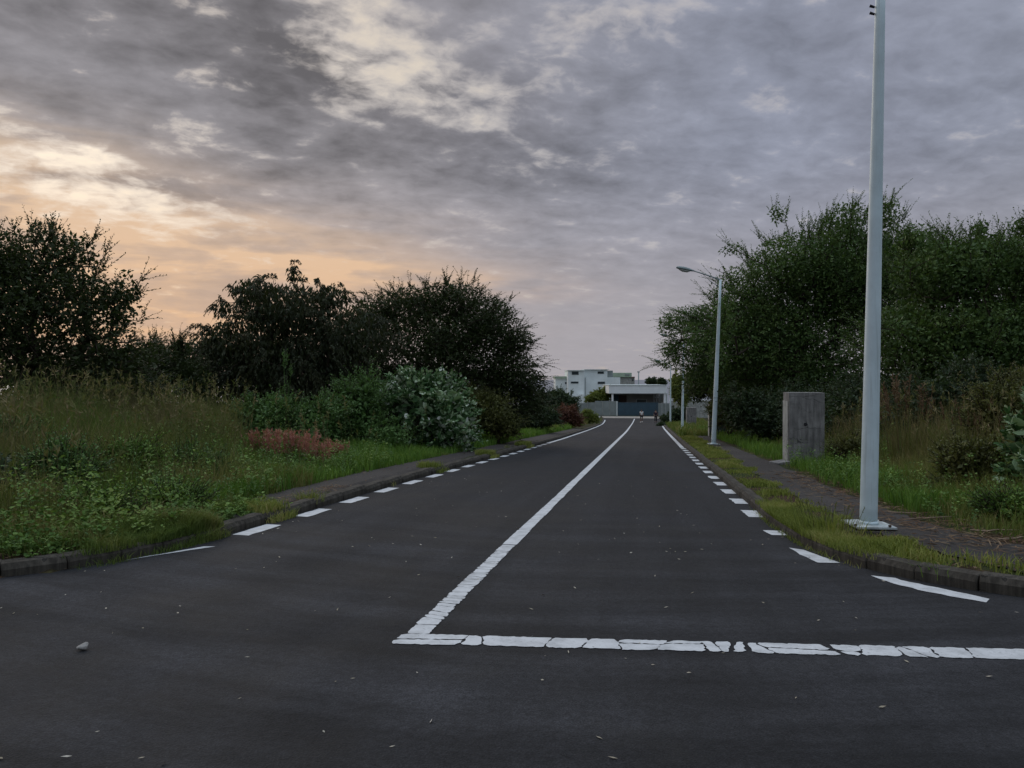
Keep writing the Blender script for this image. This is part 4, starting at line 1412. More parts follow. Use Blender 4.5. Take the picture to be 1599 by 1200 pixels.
# seed heads over the dry grass
def seedheads(n, area, dens, hr, mat, label, seed, plume=(0.10, 0.02)):
    rg_ = np.random.default_rng(seed)
    P, q = scatter(rg_, n, *area, dens, 1.1)
    h = rg_.uniform(hr[0], hr[1], n)
    b_ = rand_unit(rg_, n) * np.array([1, 1, 0]) * rg_.uniform(0.05, 0.4, n)[:, None]
    tip = P + np.array([0, 0, 1.0]) * h[:, None] + b_ * h[:, None]
    midp = P + np.array([0, 0, 0.55]) * h[:, None] + b_ * h[:, None] * 0.3
    r_ = np.full(n, 0.0028)
    V1, F1 = tubes(np.concatenate([P, midp]), np.concatenate([midp, tip]), np.concatenate([r_, r_]), np.concatenate([r_, r_ * .7]), 3)
    m = 9
    dirs = norm(tip - midp)
    t = rg_.random((n, m))
    pos = tip[:, None, :] - dirs[:, None, :] * (t * h[:, None] * 0.16)[:, :, None]
    d = norm(dirs[:, None, :] + rg_.normal(size=(n, m, 3)) * 0.45 - np.array([0, 0, .25]))
    V2, F2 = leaf_quads(pos.reshape(-1, 3), d.reshape(-1, 3), rand_unit(rg_, n * m), np.full(n * m, plume[0]) * rg_.uniform(.5, 1.2, n * m), np.full(n * m, plume[1]))
    return tag(link('seed_heads', np_mesh('seed_heads', np.concatenate([V1, V2]), np.concatenate([F1, F2 + len(V1)])), mat), label, 'grass', kind='stuff')


seedheads(1500, (6, 20, -16, -5.5), lambda s, r, d: np.where(d > 1.2, vnoise(s, r, 0.6, 91) ** 1.5, 0) * (1 - .85 * bush_view(s, r)), (0.7, 1.6), M['drygrass'], 'nodding dry seed heads over the left field', 92)
seedheads(900, (9, 22, 4.6, 13), lambda s, r, d: np.where(path_R_gap(s, r) > 0.8, vnoise(s, r, 0.6, 93) ** 1.5, 0), (0.7, 1.6), M['drygrass'], 'nodding dry seed heads over the right bank', 94)


def clump(name, label, cat, base, n, h, spreadr, mat_blade, mat_plume, seed, plume=0.25, frac=0.5, lean=0.5, bw=0.010, group=None):
    """a tussock: blades from one foot, and plumes on stalks"""
    rg_ = np.random.default_rng(seed)
    root = tag(empty(name, base), label, cat, group)
    P = rg_.normal(size=(n, 3)) * spreadr * 0.35 * np.array([1, 1, 0])
    out = norm(P + rg_.normal(size=(n, 3)) * np.array([1, 1, 0]) * 0.05)
    hh = rg_.uniform(0.45, 1.0, n) * h
    ln = rg_.uniform(0.1, 1.0, n) * lean
    a = rg_.uniform(0, 2 * np.pi, n)
    side = np.stack([np.cos(a), np.sin(a), np.zeros(n)], 1) * bw / 2
    up = np.array([0, 0, 1.0])
    mid = P + up * hh[:, None] * .55 + out * (hh * ln * .3)[:, None]
    tip = P + up * (hh * (1 - .2 * ln))[:, None] + out * (hh * ln)[:, None]
    V = np.stack([P - side, P + side, mid - side * .8, mid + side * .8, tip], 1).reshape(-1, 3)
    k = np.arange(n)[:, None] * 5
    F = np.concatenate([k + np.array([[0, 1, 3]]), k + np.array([[0, 3, 2]]), k + np.array([[2, 3, 4]])], 1).reshape(-1, 3)
    link('blades', np_mesh('blades', V, F), mat_blade, root)
    m = int(n * frac * 0.3)
    st = rg_.choice(n, m, replace=False)
    top = P[st] + up * (h * rg_.uniform(.8, 1.15, m))[:, None] + out[st] * (h * ln[st] * .7)[:, None]
    ax = norm(top - P[st])
    w = 34
    t = rg_.random((m, w))
    pos = top[:, None, :] - ax[:, None, :] * (t * plume)[:, :, None]
    d = norm(ax[:, None, :] + rg_.normal(size=(m, w, 3)) * 0.55)
    V2, F2 = leaf_quads(pos.reshape(-1, 3), d.reshape(-1, 3), rand_unit(rg_, m * w), rg_.uniform(.3, .7, m * w) * plume * .45, np.full(m * w, plume * .05))
    r_ = np.full(m, 0.003)
    V1, F1 = tubes(P[st], top, r_, r_ * .6, 3)
    pl_ = link('plumes', np_mesh('plumes', np.concatenate([V2, V1]), np.concatenate([F2, F1 + len(V2)])), mat_plume, root)
    pl_['kind'] = 'stuff'
    return root


for k, (px, t, h, wd, lab) in enumerate([
        (410, 17.6, .54, .32, 'leftmost tussock of the pink plumed grass before the bushes'),
        (440, 17.2, .62, .42, 'widest pink plumed grass tussock below the broad bush'),
        (468, 17.0, .68, .4, 'tallest pink plumed grass tussock near the left footpath'),
        (496, 16.6, .54, .32, 'pink plumed grass tussock nearest to the footpath edge'),
        (525, 18.2, .45, .25, 'small faded pink grass tussock right of the others')]):
    clump('pink_grass', lab, 'grass tussock', gpx(px, t), 120, h, wd, M['grass'], M['pink'], 200 + k, .34, 1.0, .45, group='pink plumed grass tussocks by the left footpath')
clump('tall_reeds', 'tall dry reed clump right of the white lamp post', 'reeds', gpx(1415, 15.5), 130, 1.75, .42, M['drygrass'], M['straw'], 210, .40, .6, .28, .012)
clump('tall_reeds', 'thin tall dry reeds in front of the olive bush at right', 'reeds', gpx(1520, 12.2), 80, 1.35, .35, M['drygrass'], M['straw'], 211, .22, .5, .45, .009)
clump('tall_stalk_weed', 'single tall seeded stalk standing near the left footpath', 'weed', gpx(352, 12.6), 16, 1.05, .10, M['grass'], M['drygrass'], 212, .22, 1.0, .30, .014)
clump('tall_stalk_weed', 'upright stalk rising in front of the dark drooping tree', 'weed', gpx(447, 23.4), 14, 2.35, .08, M['bush'], M['bush'], 213, .45, 1.0, .08, .02)
clump('grass_tussock', 'green tussock overhanging the left kerb beside the white dash', 'grass tussock', gpt(10.2, -4.70), 150, .20, .32, M['verge'], M['verge'], 214, .05, .1, .9, .008)
clump('grass_tussock', 'bristly tussock at the edge of the right verge in front of the lamp base', 'grass tussock', gpt(8.5, 1.90), 220, .30, .40, M['verge'], M['drygrass'], 215, .07, .4, .8, .008)
clump('grass_tussock', 'yellow green tussock hanging over the right kerb stones', 'grass tussock', gpt(6.78, 2.36), 90, .16, .2, M['lush'], M['verge'], 216, .05, .1, 1.0, .008)

# --- loose litter
def bits(name, n, area, dens, size, mat, label, seed, lift=0.008, on_road=False, cat='litter'):
    rg_ = np.random.default_rng(seed)
    P, q = scatter(rg_, n, *area, dens, 1.2)
    if on_road:
        P[:, 2] = road_z(q[:, 0])
    P[:, 2] += lift
    a = rg_.uniform(0, 2 * np.pi, n)
    d = norm(np.stack([np.cos(a), np.sin(a), rg_.uniform(-.05, .25, n)], 1))
    nr = norm(np.array([0, 0, 1.0]) + rg_.normal(size=(n, 3)) * .35)
    L = rg_.uniform(size[0], size[1], n); W = np.minimum(rg_.uniform(size[2], size[3], n), L)
    V, F = leaf_quads(P, d, nr, L, W)
    return tag(link(name, np_mesh(name, V, F), mat), label, cat, kind='stuff')


bits('road_litter', 420, (1.2, 16, -9, 5), lambda s, r, d: np.where(d < -0.1, 0.6, 0), (.012, .045, .005, .016), M['chip'], 'pale chips and bits of dry leaf scattered on the asphalt', 301, .006, True)
bits('straw_litter', 2200, (6.7, 17, 2.3, 9), lambda s, r, d: np.where((path_R_gap(s, r) > -0.45) & (path_R_gap(s, r) < 0.35), 0.4 + .6 * vnoise(s, r, 1.3, 310), np.where((path_R_gap(s, r) > -2.2) & (path_R_gap(s, r) < 0.35) & (d > .2), 0.10, 0)),
     (.04, .22, .006, .018), M['straw'], 'reddish dry straw lying along the right footpath', 302, .024)
bits('straw_litter', 1800, (4.3, 12, -9, -4.2), lambda s, r, d: np.where((d > 0.05) & (d < 0.6), 0.6 * vnoise(s, r, 1.2, 312), 0), (.03, .12, .005, .014), M['straw'], 'brown dead stalks along the top of the left kerb', 303, .02)
P, q = scatter(rng, 16000, 5.2, 8.6, -5.4, -4.3, lambda s, r, d: np.where((d > -0.10) & (d < 0.5) & (r < 0), np.clip(vnoise(s, r * .5, 1.9, 73) * 4.0 - 1.7, 0, 1) * sstep(s, 5.6, 6.4) * np.where(d < 0, .25, 1), 0), 1.0)
P[:, 2] = np.where((q[:, 2] > 0) & (q[:, 2] < .3), road_z(q[:, 0]) + .095, P[:, 2])
blade_mesh('kerb_tufts', P, rng.uniform(0.03, 0.20, len(P)) * (0.4 + 1.1 * vnoise(q[:, 0], q[:, 1], 2.2, 74)), rng.uniform(0.004, 0.009, len(P)), rng.uniform(0.5, 1.3, len(P)), rng, M['grass'],
           'matted grass hiding the left kerb beside the first white dash', 'grass')
P, q = scatter(rng, 14000, 6.6, 13, 1.2, 2.6, lambda s, r, d: np.where((d > -0.06) & (d < 0.35), np.clip(vnoise(s, r * .5, 1.3, 75) * 2.8 - 0.9, 0, 1) * sstep(s, 7.0, 7.8) * np.where(d < 0, .2, 1), 0), 1.2)
P[:, 2] = np.where((q[:, 2] > 0) & (q[:, 2] < .3), road_z(q[:, 0]) + .095, P[:, 2])
blade_mesh('kerb_tufts', P, rng.uniform(0.03, 0.12, len(P)), rng.uniform(0.004, 0.008, len(P)), rng.uniform(0.5, 1.3, len(P)), rng, M['verge'],
           'matted grass creeping over the right kerb beside the white dashes', 'grass')
bits('path_litter', 300, (8.5, 30, -6.2, -4.7), lambda s, r, d: np.where(d > .2, .5, 0), (.02, .07, .01, .03), M['straw'], 'scattered dry leaves on the left footpath', 304, .022)


# ------------------------------------------------------------------ lamp posts
def lamp(name, label, s, r, lean, parts=True, seed=0, pole_h=7.0, group='white lamp posts along the right footpath', sc_=1.0):
    base = gpt(s, r, 0.0)
    rd = math.atan2(-DX, DY)                       # +x of the lamp's own frame points away from the road, +y down the road
    root = tag(empty(name, base, rd), label, 'street lamp', group)
    ln = math.tan(rad(lean))
    z0 = 0.075
    top = Vector((ln * pole_h, 0, z0 + pole_h))
    bm = bmesh.new()
    pts = [Vector((ln * pole_h * q, 0, z0 + pole_h * q)) for q in (0, .03, .15, .35, .6, .85, 1.0)]
    bm_tube(bm, pts, [q * sc_ for q in (.104, .103, .099, .090, .076, .061, .052)], 24)
    link('pole', bm_mesh('pole', bm, True), M['white_pole'], root)
    bm = bmesh.new()
    bm_box(bm, -.21, .21, -.20, .20, .052, .076, .006)
    o = link('base_plate', bm_mesh('base_plate', bm), M['plate'], root)
    o.rotation_euler = (rad(1.5), rad(1.2), rad(11))
    if parts:
        bm = bmesh.new()
        bm_box(bm, -.27, .27, -.25, .25, -.12, .030, .015)
        link('footing', bm_mesh('footing', bm), M['kerb'], root)
        bm = bmesh.new()
        bm_tube(bm, [(0, 0, .0), (0, 0, .092)], [.012, .012], 8)
        bm_tube(bm, [(0, 0, .0765), (0, 0, .088)], [.018, .018], 6)
        bme = bm_mesh('anchor_bolt', bm)
        for sx in (-1, 1):
            for sy in (-1, 1):
                link('anchor_bolt', bme, M['rust'], root, (sx * .17, sy * .16, 0))
        bm = bmesh.new()
        bm_tube(bm, [(0, 0, 0), (0, 0, .02), (0, 0, .03)], [.122 * sc_, .112 * sc_, .106 * sc_], 20)
        link('collar', bm_mesh('collar', bm, True), M['white_pole'], root, (0, 0, .0755))
        # access door low on the pole
        bm = bmesh.new()
        bm_box(bm, -.035, .035, -.012, .012, -.16, .16, .006)
        link('access_door', bm_mesh('access_door', bm), M['white_pole'], root, (ln * .9 + .03, .093 * sc_, 1.0))
        # two wire pins on the road side
        bm = bmesh.new()
        bm_tube(bm, [(0, 0, 0), (-.05, 0, .02)], [.012, .016], 8)
        pm = bm_mesh('wire_pin', bm)
        zz = pole_h - .72
        for dz in (0, .075):
            link('wire_pin', pm, M['black'], root, (ln * zz - .066 * sc_, -.01, zz + dz))
    # arm towards the road, with a strut, and the lantern
    bm = bmesh.new()
    a1 = top + Vector((-1.0, 0, .36))
    bm_tube(bm, [top + Vector((0, 0, -.02)), top + Vector((-.25, 0, .09)), top + Vector((-.65, 0, .24)), a1], [.030, .028, .025, .022], 10)
    arm = link('arm', bm_mesh('arm', bm, True), M['grey_metal'], root)
    bm = bmesh.new()
    bm_tube(bm, [top + Vector((-.02, 0, -.30)), top + Vector((-.38, 0, -.06)), top + Vector((-.68, 0, .245))], [.014, .014, .012], 8)
    link('strut', bm_mesh('strut', bm, True), M['grey_metal'], arm)
    bm = bmesh.new()
    n = 16
    secs = [(0, .035, .035), (.08, .06, .05), (.2, .105, .085), (.40, .135, .10), (.58, .12, .085), (.68, .07, .05), (.71, .02, .02)]
    rings = []
    for dxx, wy, wz in secs:
        c = a1 + Vector((-dxx, 0, dxx * .22))
        rings.append([bm.verts.new(c + Vector((0, math.cos(k * 2 * math.pi / n) * wy, (math.sin(k * 2 * math.pi / n)) * wz * (1.0 if math.sin(k * 2 * math.pi / n) > 0 else .55)))) for k in range(n)])
    for a, b_ in zip(rings[:-1], rings[1:]):
        for k in range(n):
            bm.faces.new((a[k], a[(k + 1) % n], b_[(k + 1) % n], b_[k]))
    bm.faces.new(rings[0][::-1]); bm.faces.new(rings[-1])
    head = link('lantern', bm_mesh('lantern', bm, True), M['grey_metal'], root)
    bm = bmesh.new()
    rings = []
    for dxx, wy, wz in ((.18, .06, .02), (.28, .095, .075), (.46, .10, .085), (.6, .06, .03)):
        c = a1 + Vector((-dxx, 0, dxx * .22 - .035))
        rings.append([bm.verts.new(c + Vector((0, math.cos(math.pi + k * math.pi / 8) * wy, math.sin(math.pi + k * math.pi / 8) * wz))) for k in range(9)])
    for a, b_ in zip(rings[:-1], rings[1:]):
        for k in range(8):
            bm.faces.new((a[k], a[k + 1], b_[k + 1], b_[k]))
    link('lens', bm_mesh('lens', bm, True), M['white_metal'], head)
    return root


lamp('street_lamp', 'nearest tall white lamp post on a raised base plate, its top out of sight', 8.80, 2.37, 1.05, pole_h=6.25, sc_=.86)
lamp('street_lamp', 'second white lamp post with its lantern arm over the road, half hidden by leaves', 31.2, 2.66, 2.2, pole_h=6.45, sc_=.92)
lamp('street_lamp', 'third white lamp post, standing beside the grey pillar in the grass', 57.4, 2.67, 0.8, pole_h=6.45, sc_=.92)
lamp('street_lamp', 'farthest white lamp post, its foot in the dark round bush', 84.6, 2.67, 0.3, pole_h=6.45, sc_=.92)


# ------------------------------------------------------------------ concrete meter pillars
def pillar(label, s, r, door, seed, hgt=1.80, w=.845, dpt=.83, mat='concrete'):
    rn = random.Random(seed)
    p = gpt(s, r)
    p.z = float(road_z(s)) + 0.10
    root = tag(empty('concrete_pillar', p, math.atan2(-DX, DY)), label, 'pillar', 'concrete meter pillars beside the right footpath')
    n = 6
    ch = hgt / n
    for k in range(n):
        bm = bmesh.new()
        j = lambda: rn.uniform(-.003, .003)
        bm_box(bm, j(), w + j(), j(), dpt + j(), k * ch + (.001 if k else -.3), (k + 1) * ch - .001, .003)
        me = bm_mesh('block_course', bm)
        link('block_course', me, M[mat], root)
    bm = bmesh.new(); bm_box(bm, .012, w - .012, .012, dpt - .012, -.2, hgt - .01)
    link('mortar_core', bm_mesh('mortar_core', bm), M['concrete'], root)
    # a raised paler strip on the side facing the road
    bm = bmesh.new(); bm_box(bm, -.022, -.0045, .10, dpt - .04, .0, hgt - .22, .004)
    link('pale_side_strip', bm_mesh('pale_side_strip', bm), M['wallgrey'], root)
    if door:  # added dark panel stands for the shade on the pillar's front
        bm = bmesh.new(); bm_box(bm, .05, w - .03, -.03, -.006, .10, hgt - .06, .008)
        d = link('shade_panel', bm_mesh('shade_panel', bm), M['gate'], root)
        bm = bmesh.new(); bm_box(bm, .12, .15, -.055, -.031, .95, 1.10, .004)  # handle added to the shade panel
        link('added_handle', bm_mesh('added_handle', bm), M['rust'], d)
    else:
        bm = bmesh.new(); bm_tube(bm, [(w * .46, -.012, hgt * .56), (w * .46, .02, hgt * .56)], [.045, .03], 10)
        link('cable_hole', bm_mesh('cable_hole', bm), M['black'], root)
    return root


pillar('weathered grey concrete pillar in the grass left of the nearest lamp post', 20.18, 3.56, False, 1)
pillar('concrete pillar with a dark blue panel for its shaded front behind the second lamp post', 43.0, 3.45, True, 2)
pillar('small looking grey pillar in front of the dark bush by the third lamp', 70, 3.64, False, 3)

bm = bmesh.new(); bm_box(bm, -.22, .2, -.16, .16, -.06, .06, .02)
o = tag(link('concrete_slab', bm_mesh('concrete_slab', bm), M['concrete'], None, gpt(19.96, 3.31, .02)), 'broken flat concrete slab at the foot of the nearest pillar', 'slab')
o.rotation_euler = (rad(3), rad(-4), rad(24))

# ------------------------------------------------------------------ houses and walls at the end of the road
YW = 126.0
ZG = float(road_z(124)) - 0.02


def pbox(bm, px0, px1, py0, py1, t, depth, bev=0.0, floor=None):
    a, c = pw(px0, py0, t), pw(px1, py1, t)
    bm_box(bm, a.x, c.x, t, t + depth, floor if floor is not None else c.z, a.z, bev)


def part(name, mat, root, *boxes, bev=0.0, floor=None):
    bm = bmesh.new()
    for q in boxes:
        pbox(bm, *q, bev=bev, floor=floor)
    o = link(name, bm_mesh(name, bm), M[mat], root)
    if root is not None and root.type == 'EMPTY' and tuple(root.location) != (0, 0, 0):
        o.matrix_parent_inverse = Matrix.Translation(-root.location)
    return o


def sub(name, mat, par_, *boxes, bev=0.0):
    bm = bmesh.new()
    for q in boxes:
        pbox(bm, *q, bev=bev)
    o = link(name, bm_mesh(name, bm), M[mat], par_)
    o.matrix_parent_inverse = par_.matrix_parent_inverse
    o.matrix_parent_inverse = Matrix.Identity(4)
    return o


# sliding gate
g = tag(empty('sliding_gate', (pw(995, 650, YW).x, YW, ZG)), 'wide dark blue gate closing the end of the road', 'gate')
n = 6
for k in range(n):
    a = 965.5 + (1026 - 965.5) * k / n; c = 965.5 + (1026 - 965.5) * (k + 1) / n
    part('gate_panel', 'gate', g, (a + .04, c - .04, 629.6, 650.0, YW, .06), bev=.004)
part('top_rail', 'gate', g, (965, 1026.4, 628.8, 629.5, YW - .03, .12))
part('gate_post', 'house_roof', g, (963.0, 964.9, 627.0, 653, YW - .08, .3))
part('gate_post', 'gate', g, (1026.6, 1028.0, 628.5, 653, YW - .08, .3))
# fence left of the gate
f = tag(empty('panel_fence', (pw(946, 652, YW).x, YW, ZG)), 'grey panel fence left of the blue gate', 'fence')
for k, (a, c, tp) in enumerate([(905.5, 917.6, 630), (918.2, 929.6, 628.8), (930.2, 941.2, 626.4), (941.8, 952.4, 626.6), (953, 962.8, 626.8)]):
    part('fence_panel', 'fence', f, (a, c, tp, 652.5, YW + .04, .05))
for a in (905.0, 917.7, 929.7, 941.3, 952.5):
    part('fence_post', 'wallgrey', f, (a, a + .6, 627, 653, YW, .14))
f = tag(empty('panel_fence', (pw(1037, 652, YW).x, YW, ZG)), 'short bluish fence right of the blue gate', 'fence')
for k, (a, c) in enumerate([(1028.3, 1034), (1034.5, 1040), (1040.5, 1046)]):
    part('fence_panel', 'fence', f, (a, c, 630, 652.5, YW + .04, .05))
for a in (1034.0, 1040.1, 1046.0):
    part('fence_post', 'white_metal', f, (a, a + .4, 629, 653, YW, .14))
# wall with a pale coping, running back from the fence
wl = tag(empty('boundary_wall', (pw(1075, 650, 118).x, 118, ZG)), 'low boundary wall with a pale coping right of the gate', 'wall')
part('wall', 'wallgrey', wl, (1047, 1140, 626.2, 658, 118, .22))
part('coping', 'fascia', wl, (1046.5, 1140, 624.6, 626.1, 117.94, .34))

# low white building with open carport
lb = tag(empty('carport_house', (pw(998, 650, 132).x, 132, ZG)), 'low white flat roofed building with an open carport behind the blue gate', 'house')
roof = part('roof', 'fascia', lb, (951.5, 1041.2, 602.4, 614.8, 132, 9.5), bev=.02)
sub('roof_edge', 'house_roof', roof, (951.0, 1041.6, 601.4, 602.3, 131.9, 9.7))
for a, c in ((955.8, 958.4), (1037.0, 1040.4)):
    part('post', 'fascia', lb, (a, c, 614.9, 652, 132.2, .3))
part('back_wall', 'beige', lb, (953.5, 1040, 615.6, 652, 139.5, .25))
part('side_wall', 'house', lb, (1041.3, 1043.0, 614, 652, 133, 6.3))
part('ceiling', 'dark', lb, (953, 1040, 615.0, 615.4, 132.3, 7.1))  # shade under the carport roof is put into the dark ceiling colour
d = part('door', 'brown', lb, (967.0, 979.0, 617.6, 650, 139.4, .07))
wn = part('window', 'fascia', lb, (994.2, 1010.2, 623.6, 629.4, 139.36, .1))
sub('pane', 'glass', wn, (994.9, 1009.5, 624.2, 628.8, 139.33, .02))
part('store_shelf', 'fascia', lb, (1021.6, 1022.4, 616.4, 640, 138.6, .4), (1026.0, 1026.6, 616.4, 640, 138.6, .4), (1030.6, 1031.2, 616.4, 640, 138.6, .4), (1022.4, 1030.6, 620.5, 621.1, 138.6, .4))
part('partition', 'gate', lb, (955, 966.6, 616, 650, 138.2, .12))

# tall white house
wh = tag(empty('white_house', (pw(918, 650, 150).x, 150, ZG)), 'tall pale house with two storeys of small windows above the fence', 'house')
part('wall', 'house', wh, (887.5, 913, 579.2, 657, 148, 9))
part('wall', 'house', wh, (913.05, 949, 577.9, 657, 150, 8))
part('wall', 'house', wh, (949.05, 969, 589.5, 657, 150.5, 8))
part('wall', 'fence', wh, (949.05, 957.5, 579.0, 589.4, 151.2, 7), )  # shading of the wall facing right is put into this grey
part('roof', 'house_roof', wh, (886.9, 912.8, 578.3, 579.1, 147.7, 9.5))
part('roof', 'house_roof', wh, (912.9, 951.5, 577.0, 577.8, 149.6, 8.8))
part('wall', 'house', wh, (868, 887.4, 591.5, 657, 152, 7))
rf = part('roof', 'green_roof', wh, (867.2, 887.3, 588.0, 591.4, 151.7, 7.6))
for (a, c, p, q, t) in ((893.6, 903.8, 580.7, 585.2, 147.95), (934, 943.2, 580.7, 583.8, 149.95), (892.2, 903.6, 596.4, 598.8, 147.95), (934.2, 945.0, 596.6, 599.6, 149.95), (883, 886.6, 597.2, 599.8, 151.95)):
    fr = part('window', 'fence', wh, (a - .3, c + .3, p - .3, q + .3, t - .02, .06))
    sub('pane', 'glass', fr, (a, c, p, q, t - .03, .008))
part('downpipe', 'fence', wh, (914.2, 914.9, 590, 652, 149.8, .12))
# sloping buttress wall
bm = bmesh.new()
A, B_, C_, D_ = pw(896, 632, 146.5), pw(904.5, 616, 146.5), pw(913, 616, 146.5), pw(913, 632, 146.5)
for dy_ in (0, 1.4):
    pass
f0 = [bm.verts.new(v) for v in (A, B_, C_, D_)]
f1 = [bm.verts.new(v + Vector((0, 1.4, 0))) for v in (A, B_, C_, D_)]
bm.faces.new(f0); bm.faces.new(f1[::-1])
for k in range(4):
    bm.faces.new((f0[k], f0[(k + 1) % 4], f1[(k + 1) % 4], f1[k]))
o = link('stair_ramp', bm_mesh('stair_ramp', bm), M['house'], wh)
o.matrix_parent_inverse = Matrix.Translation(-wh.location)
part('base_wall', 'house', wh, (895.5, 913, 632.1, 660, 146.4, 1.5))

gh = tag(empty('green_house', (pw(972, 600, 172).x, 172, ZG)), 'farther house with a pale green roof behind the tall white house', 'house')
part('wall', 'wallgrey', gh, (955, 985.5, 589.4, 640, 172, 8))
part('roof', 'green_roof', gh, (953, 987, 582.4, 589.3, 171.6, 9), bev=.05)
wn = part('window', 'fence', gh, (976.5, 983.5, 584.5, 587, 171.5, .15))
dh = tag(empty('distant_building', (pw(988, 600, 300).x, 300, float(road_z(300)))), 'small distant grey building with a reddish top beside the dark mast', 'building')
part('wall', 'wallgrey', dh, (984.8, 991.5, 590.5, 625, 300, 8))
part('roof', 'redbush', dh, (984.2, 991.9, 588.6, 590.4, 299.5, 9))
part('window', 'glass', dh, (987.6, 989.6, 592.6, 595.2, 299.9, .2))
dh = tag(empty('distant_building', (pw(1036, 600, 320).x, 320, float(road_z(320)))), 'distant grey block above the right end of the low white roof', 'building')
part('wall', 'fence', dh, (1030.5, 1041, 593.6, 625, 320, 10))
part('roof', 'wallgrey', dh, (1030, 1041.5, 592.6, 593.5, 319.6, 11))
for a in (1032.4, 1036.4):
    part('window', 'glass', dh, (a, a + 2.2, 595.4, 597.6, 319.9, .2))
bm = bmesh.new()
b0 = pw(997.6, 640, 165); t0 = pw(997.6, 582, 165)
bm_tube(bm, [(0, 0, -1.0), (0, 0, t0.z - b0.z)], [.16, .12], 10)
mast = tag(empty('mast', b0), 'dark mast standing behind the low white building', 'mast')
link('shaft', bm_mesh('shaft', bm, True), M['grey_metal'], mast)
bm = bmesh.new(); bm_box(bm, -.28, .28, -.08, .08, t0.z - b0.z + .01, t0.z - b0.z + .22)
link('cap', bm_mesh('cap', bm), M['grey_metal'], mast)

# little white markers on the left
def stake(label, px, t, h, rr_):
    p = gpx(px, t)
    bm = bmesh.new()
    bm_tube(bm, [(0, 0, -.1), (.01, 0, h * .9), (.02, 0, h)], [rr_, rr_, rr_ * .6], 8)
    root = tag(empty('marker_stake', p), label, 'stake')
    link('shaft', bm_mesh('shaft', bm, True), M['white_metal'], root)
    bm = bmesh.new()
    bm_tube(bm, [(.02, 0, h * .96), (.02, 0, h * 1.04)], [rr_ * 1.7, rr_ * 1.5], 8)
    link('cap', bm_mesh('cap', bm, True), M['fascia'], root)


stake('thin white stake in the grass below the broad thorn tree', 833.5, 52, .62, .035)
stake('white marker by the left kerb near the grey fence', 936.5, 98, .75, .07)

# stone on the asphalt
bm = bmesh.new()
bmesh.ops.create_icosphere(bm, subdivisions=3, radius=.034)
rn = random.Random(4)
fr_ = [(Vector((rn.gauss(0, 1), rn.gauss(0, 1), rn.gauss(0, 1))).normalized(), rn.uniform(.018, .030)) for _ in range(14)]
for v in bm.verts:
    for nn_, dd in fr_:
        q = v.co.dot(nn_)
        if q > dd: v.co -= nn_ * (q - dd) * .9
    v.co.z *= .8
me = bm_mesh('stone', bm)
x, y = sr2xy(3.82, -3.10)
tag(link('stone', me, M['rock'], None, (x, y, float(road_z(3.82)) + .020)), 'pale angular stone lying alone on the asphalt at lower left', 'stone')

# dry sticks on the right footpath
stick_spots = [(1465, 838, 9.1, .55, 12), (1415, 826, 9.5, .40, -14), (1560, 858, 8.1, .60, 4), (1520, 836, 8.8, .30, -50), (1585, 876, 7.6, .40, 10), (1360, 806, 10.6, .35, 18)]
stick_words = ['long bare stick across the straw right of the lamp base', 'short stick just right of the lamp base plate', 'longest bare stick near the right frame edge of the footpath', 'thin stick leaning across the straw farther back', 'stick nearest to the kerb at the right corner', 'small stick lying behind the lamp base plate']
for k, (px, py, t, ln, a) in enumerate(stick_spots):
    rn = random.Random(k)
    pts = [Vector((ln * (q / 4 - .5), rn.uniform(-.02, .02), rn.uniform(0, .012))) for q in range(5)]
    bm = bmesh.new(); bm_tube(bm, pts, [.006, .009, .008, .007, .004], 6)
    p = gpx(px, t); p.z += .03
    o = tag(link('dry_stick', bm_mesh('dry_stick', bm, True), M['stick'], None, p), stick_words[k], 'stick', 'dry sticks on the right footpath')
    o.rotation_euler = (0, 0, rad(a))


# ------------------------------------------------------------------ two people far down the road
def skin_mesh(name, pts, edges, radii, mat, parent, root_i=0, lv=1):
    me = bpy.data.meshes.new(name)
    me.from_pydata([tuple(p) for p in pts], edges, [])
    o = link(name, me, mat, parent)
    md = o.modifiers.new('Skin', 'SKIN')
    sv = me.skin_vertices[0].data
    for i, r_ in enumerate(radii):
        sv[i].radius = r_ if isinstance(r_, tuple) else (r_, r_)
        sv[i].use_root = (i == root_i)
    md.use_smooth_shade = True
    ss = o.modifiers.new('Sub', 'SUBSURF'); ss.levels = lv; ss.render_levels = lv
    return o


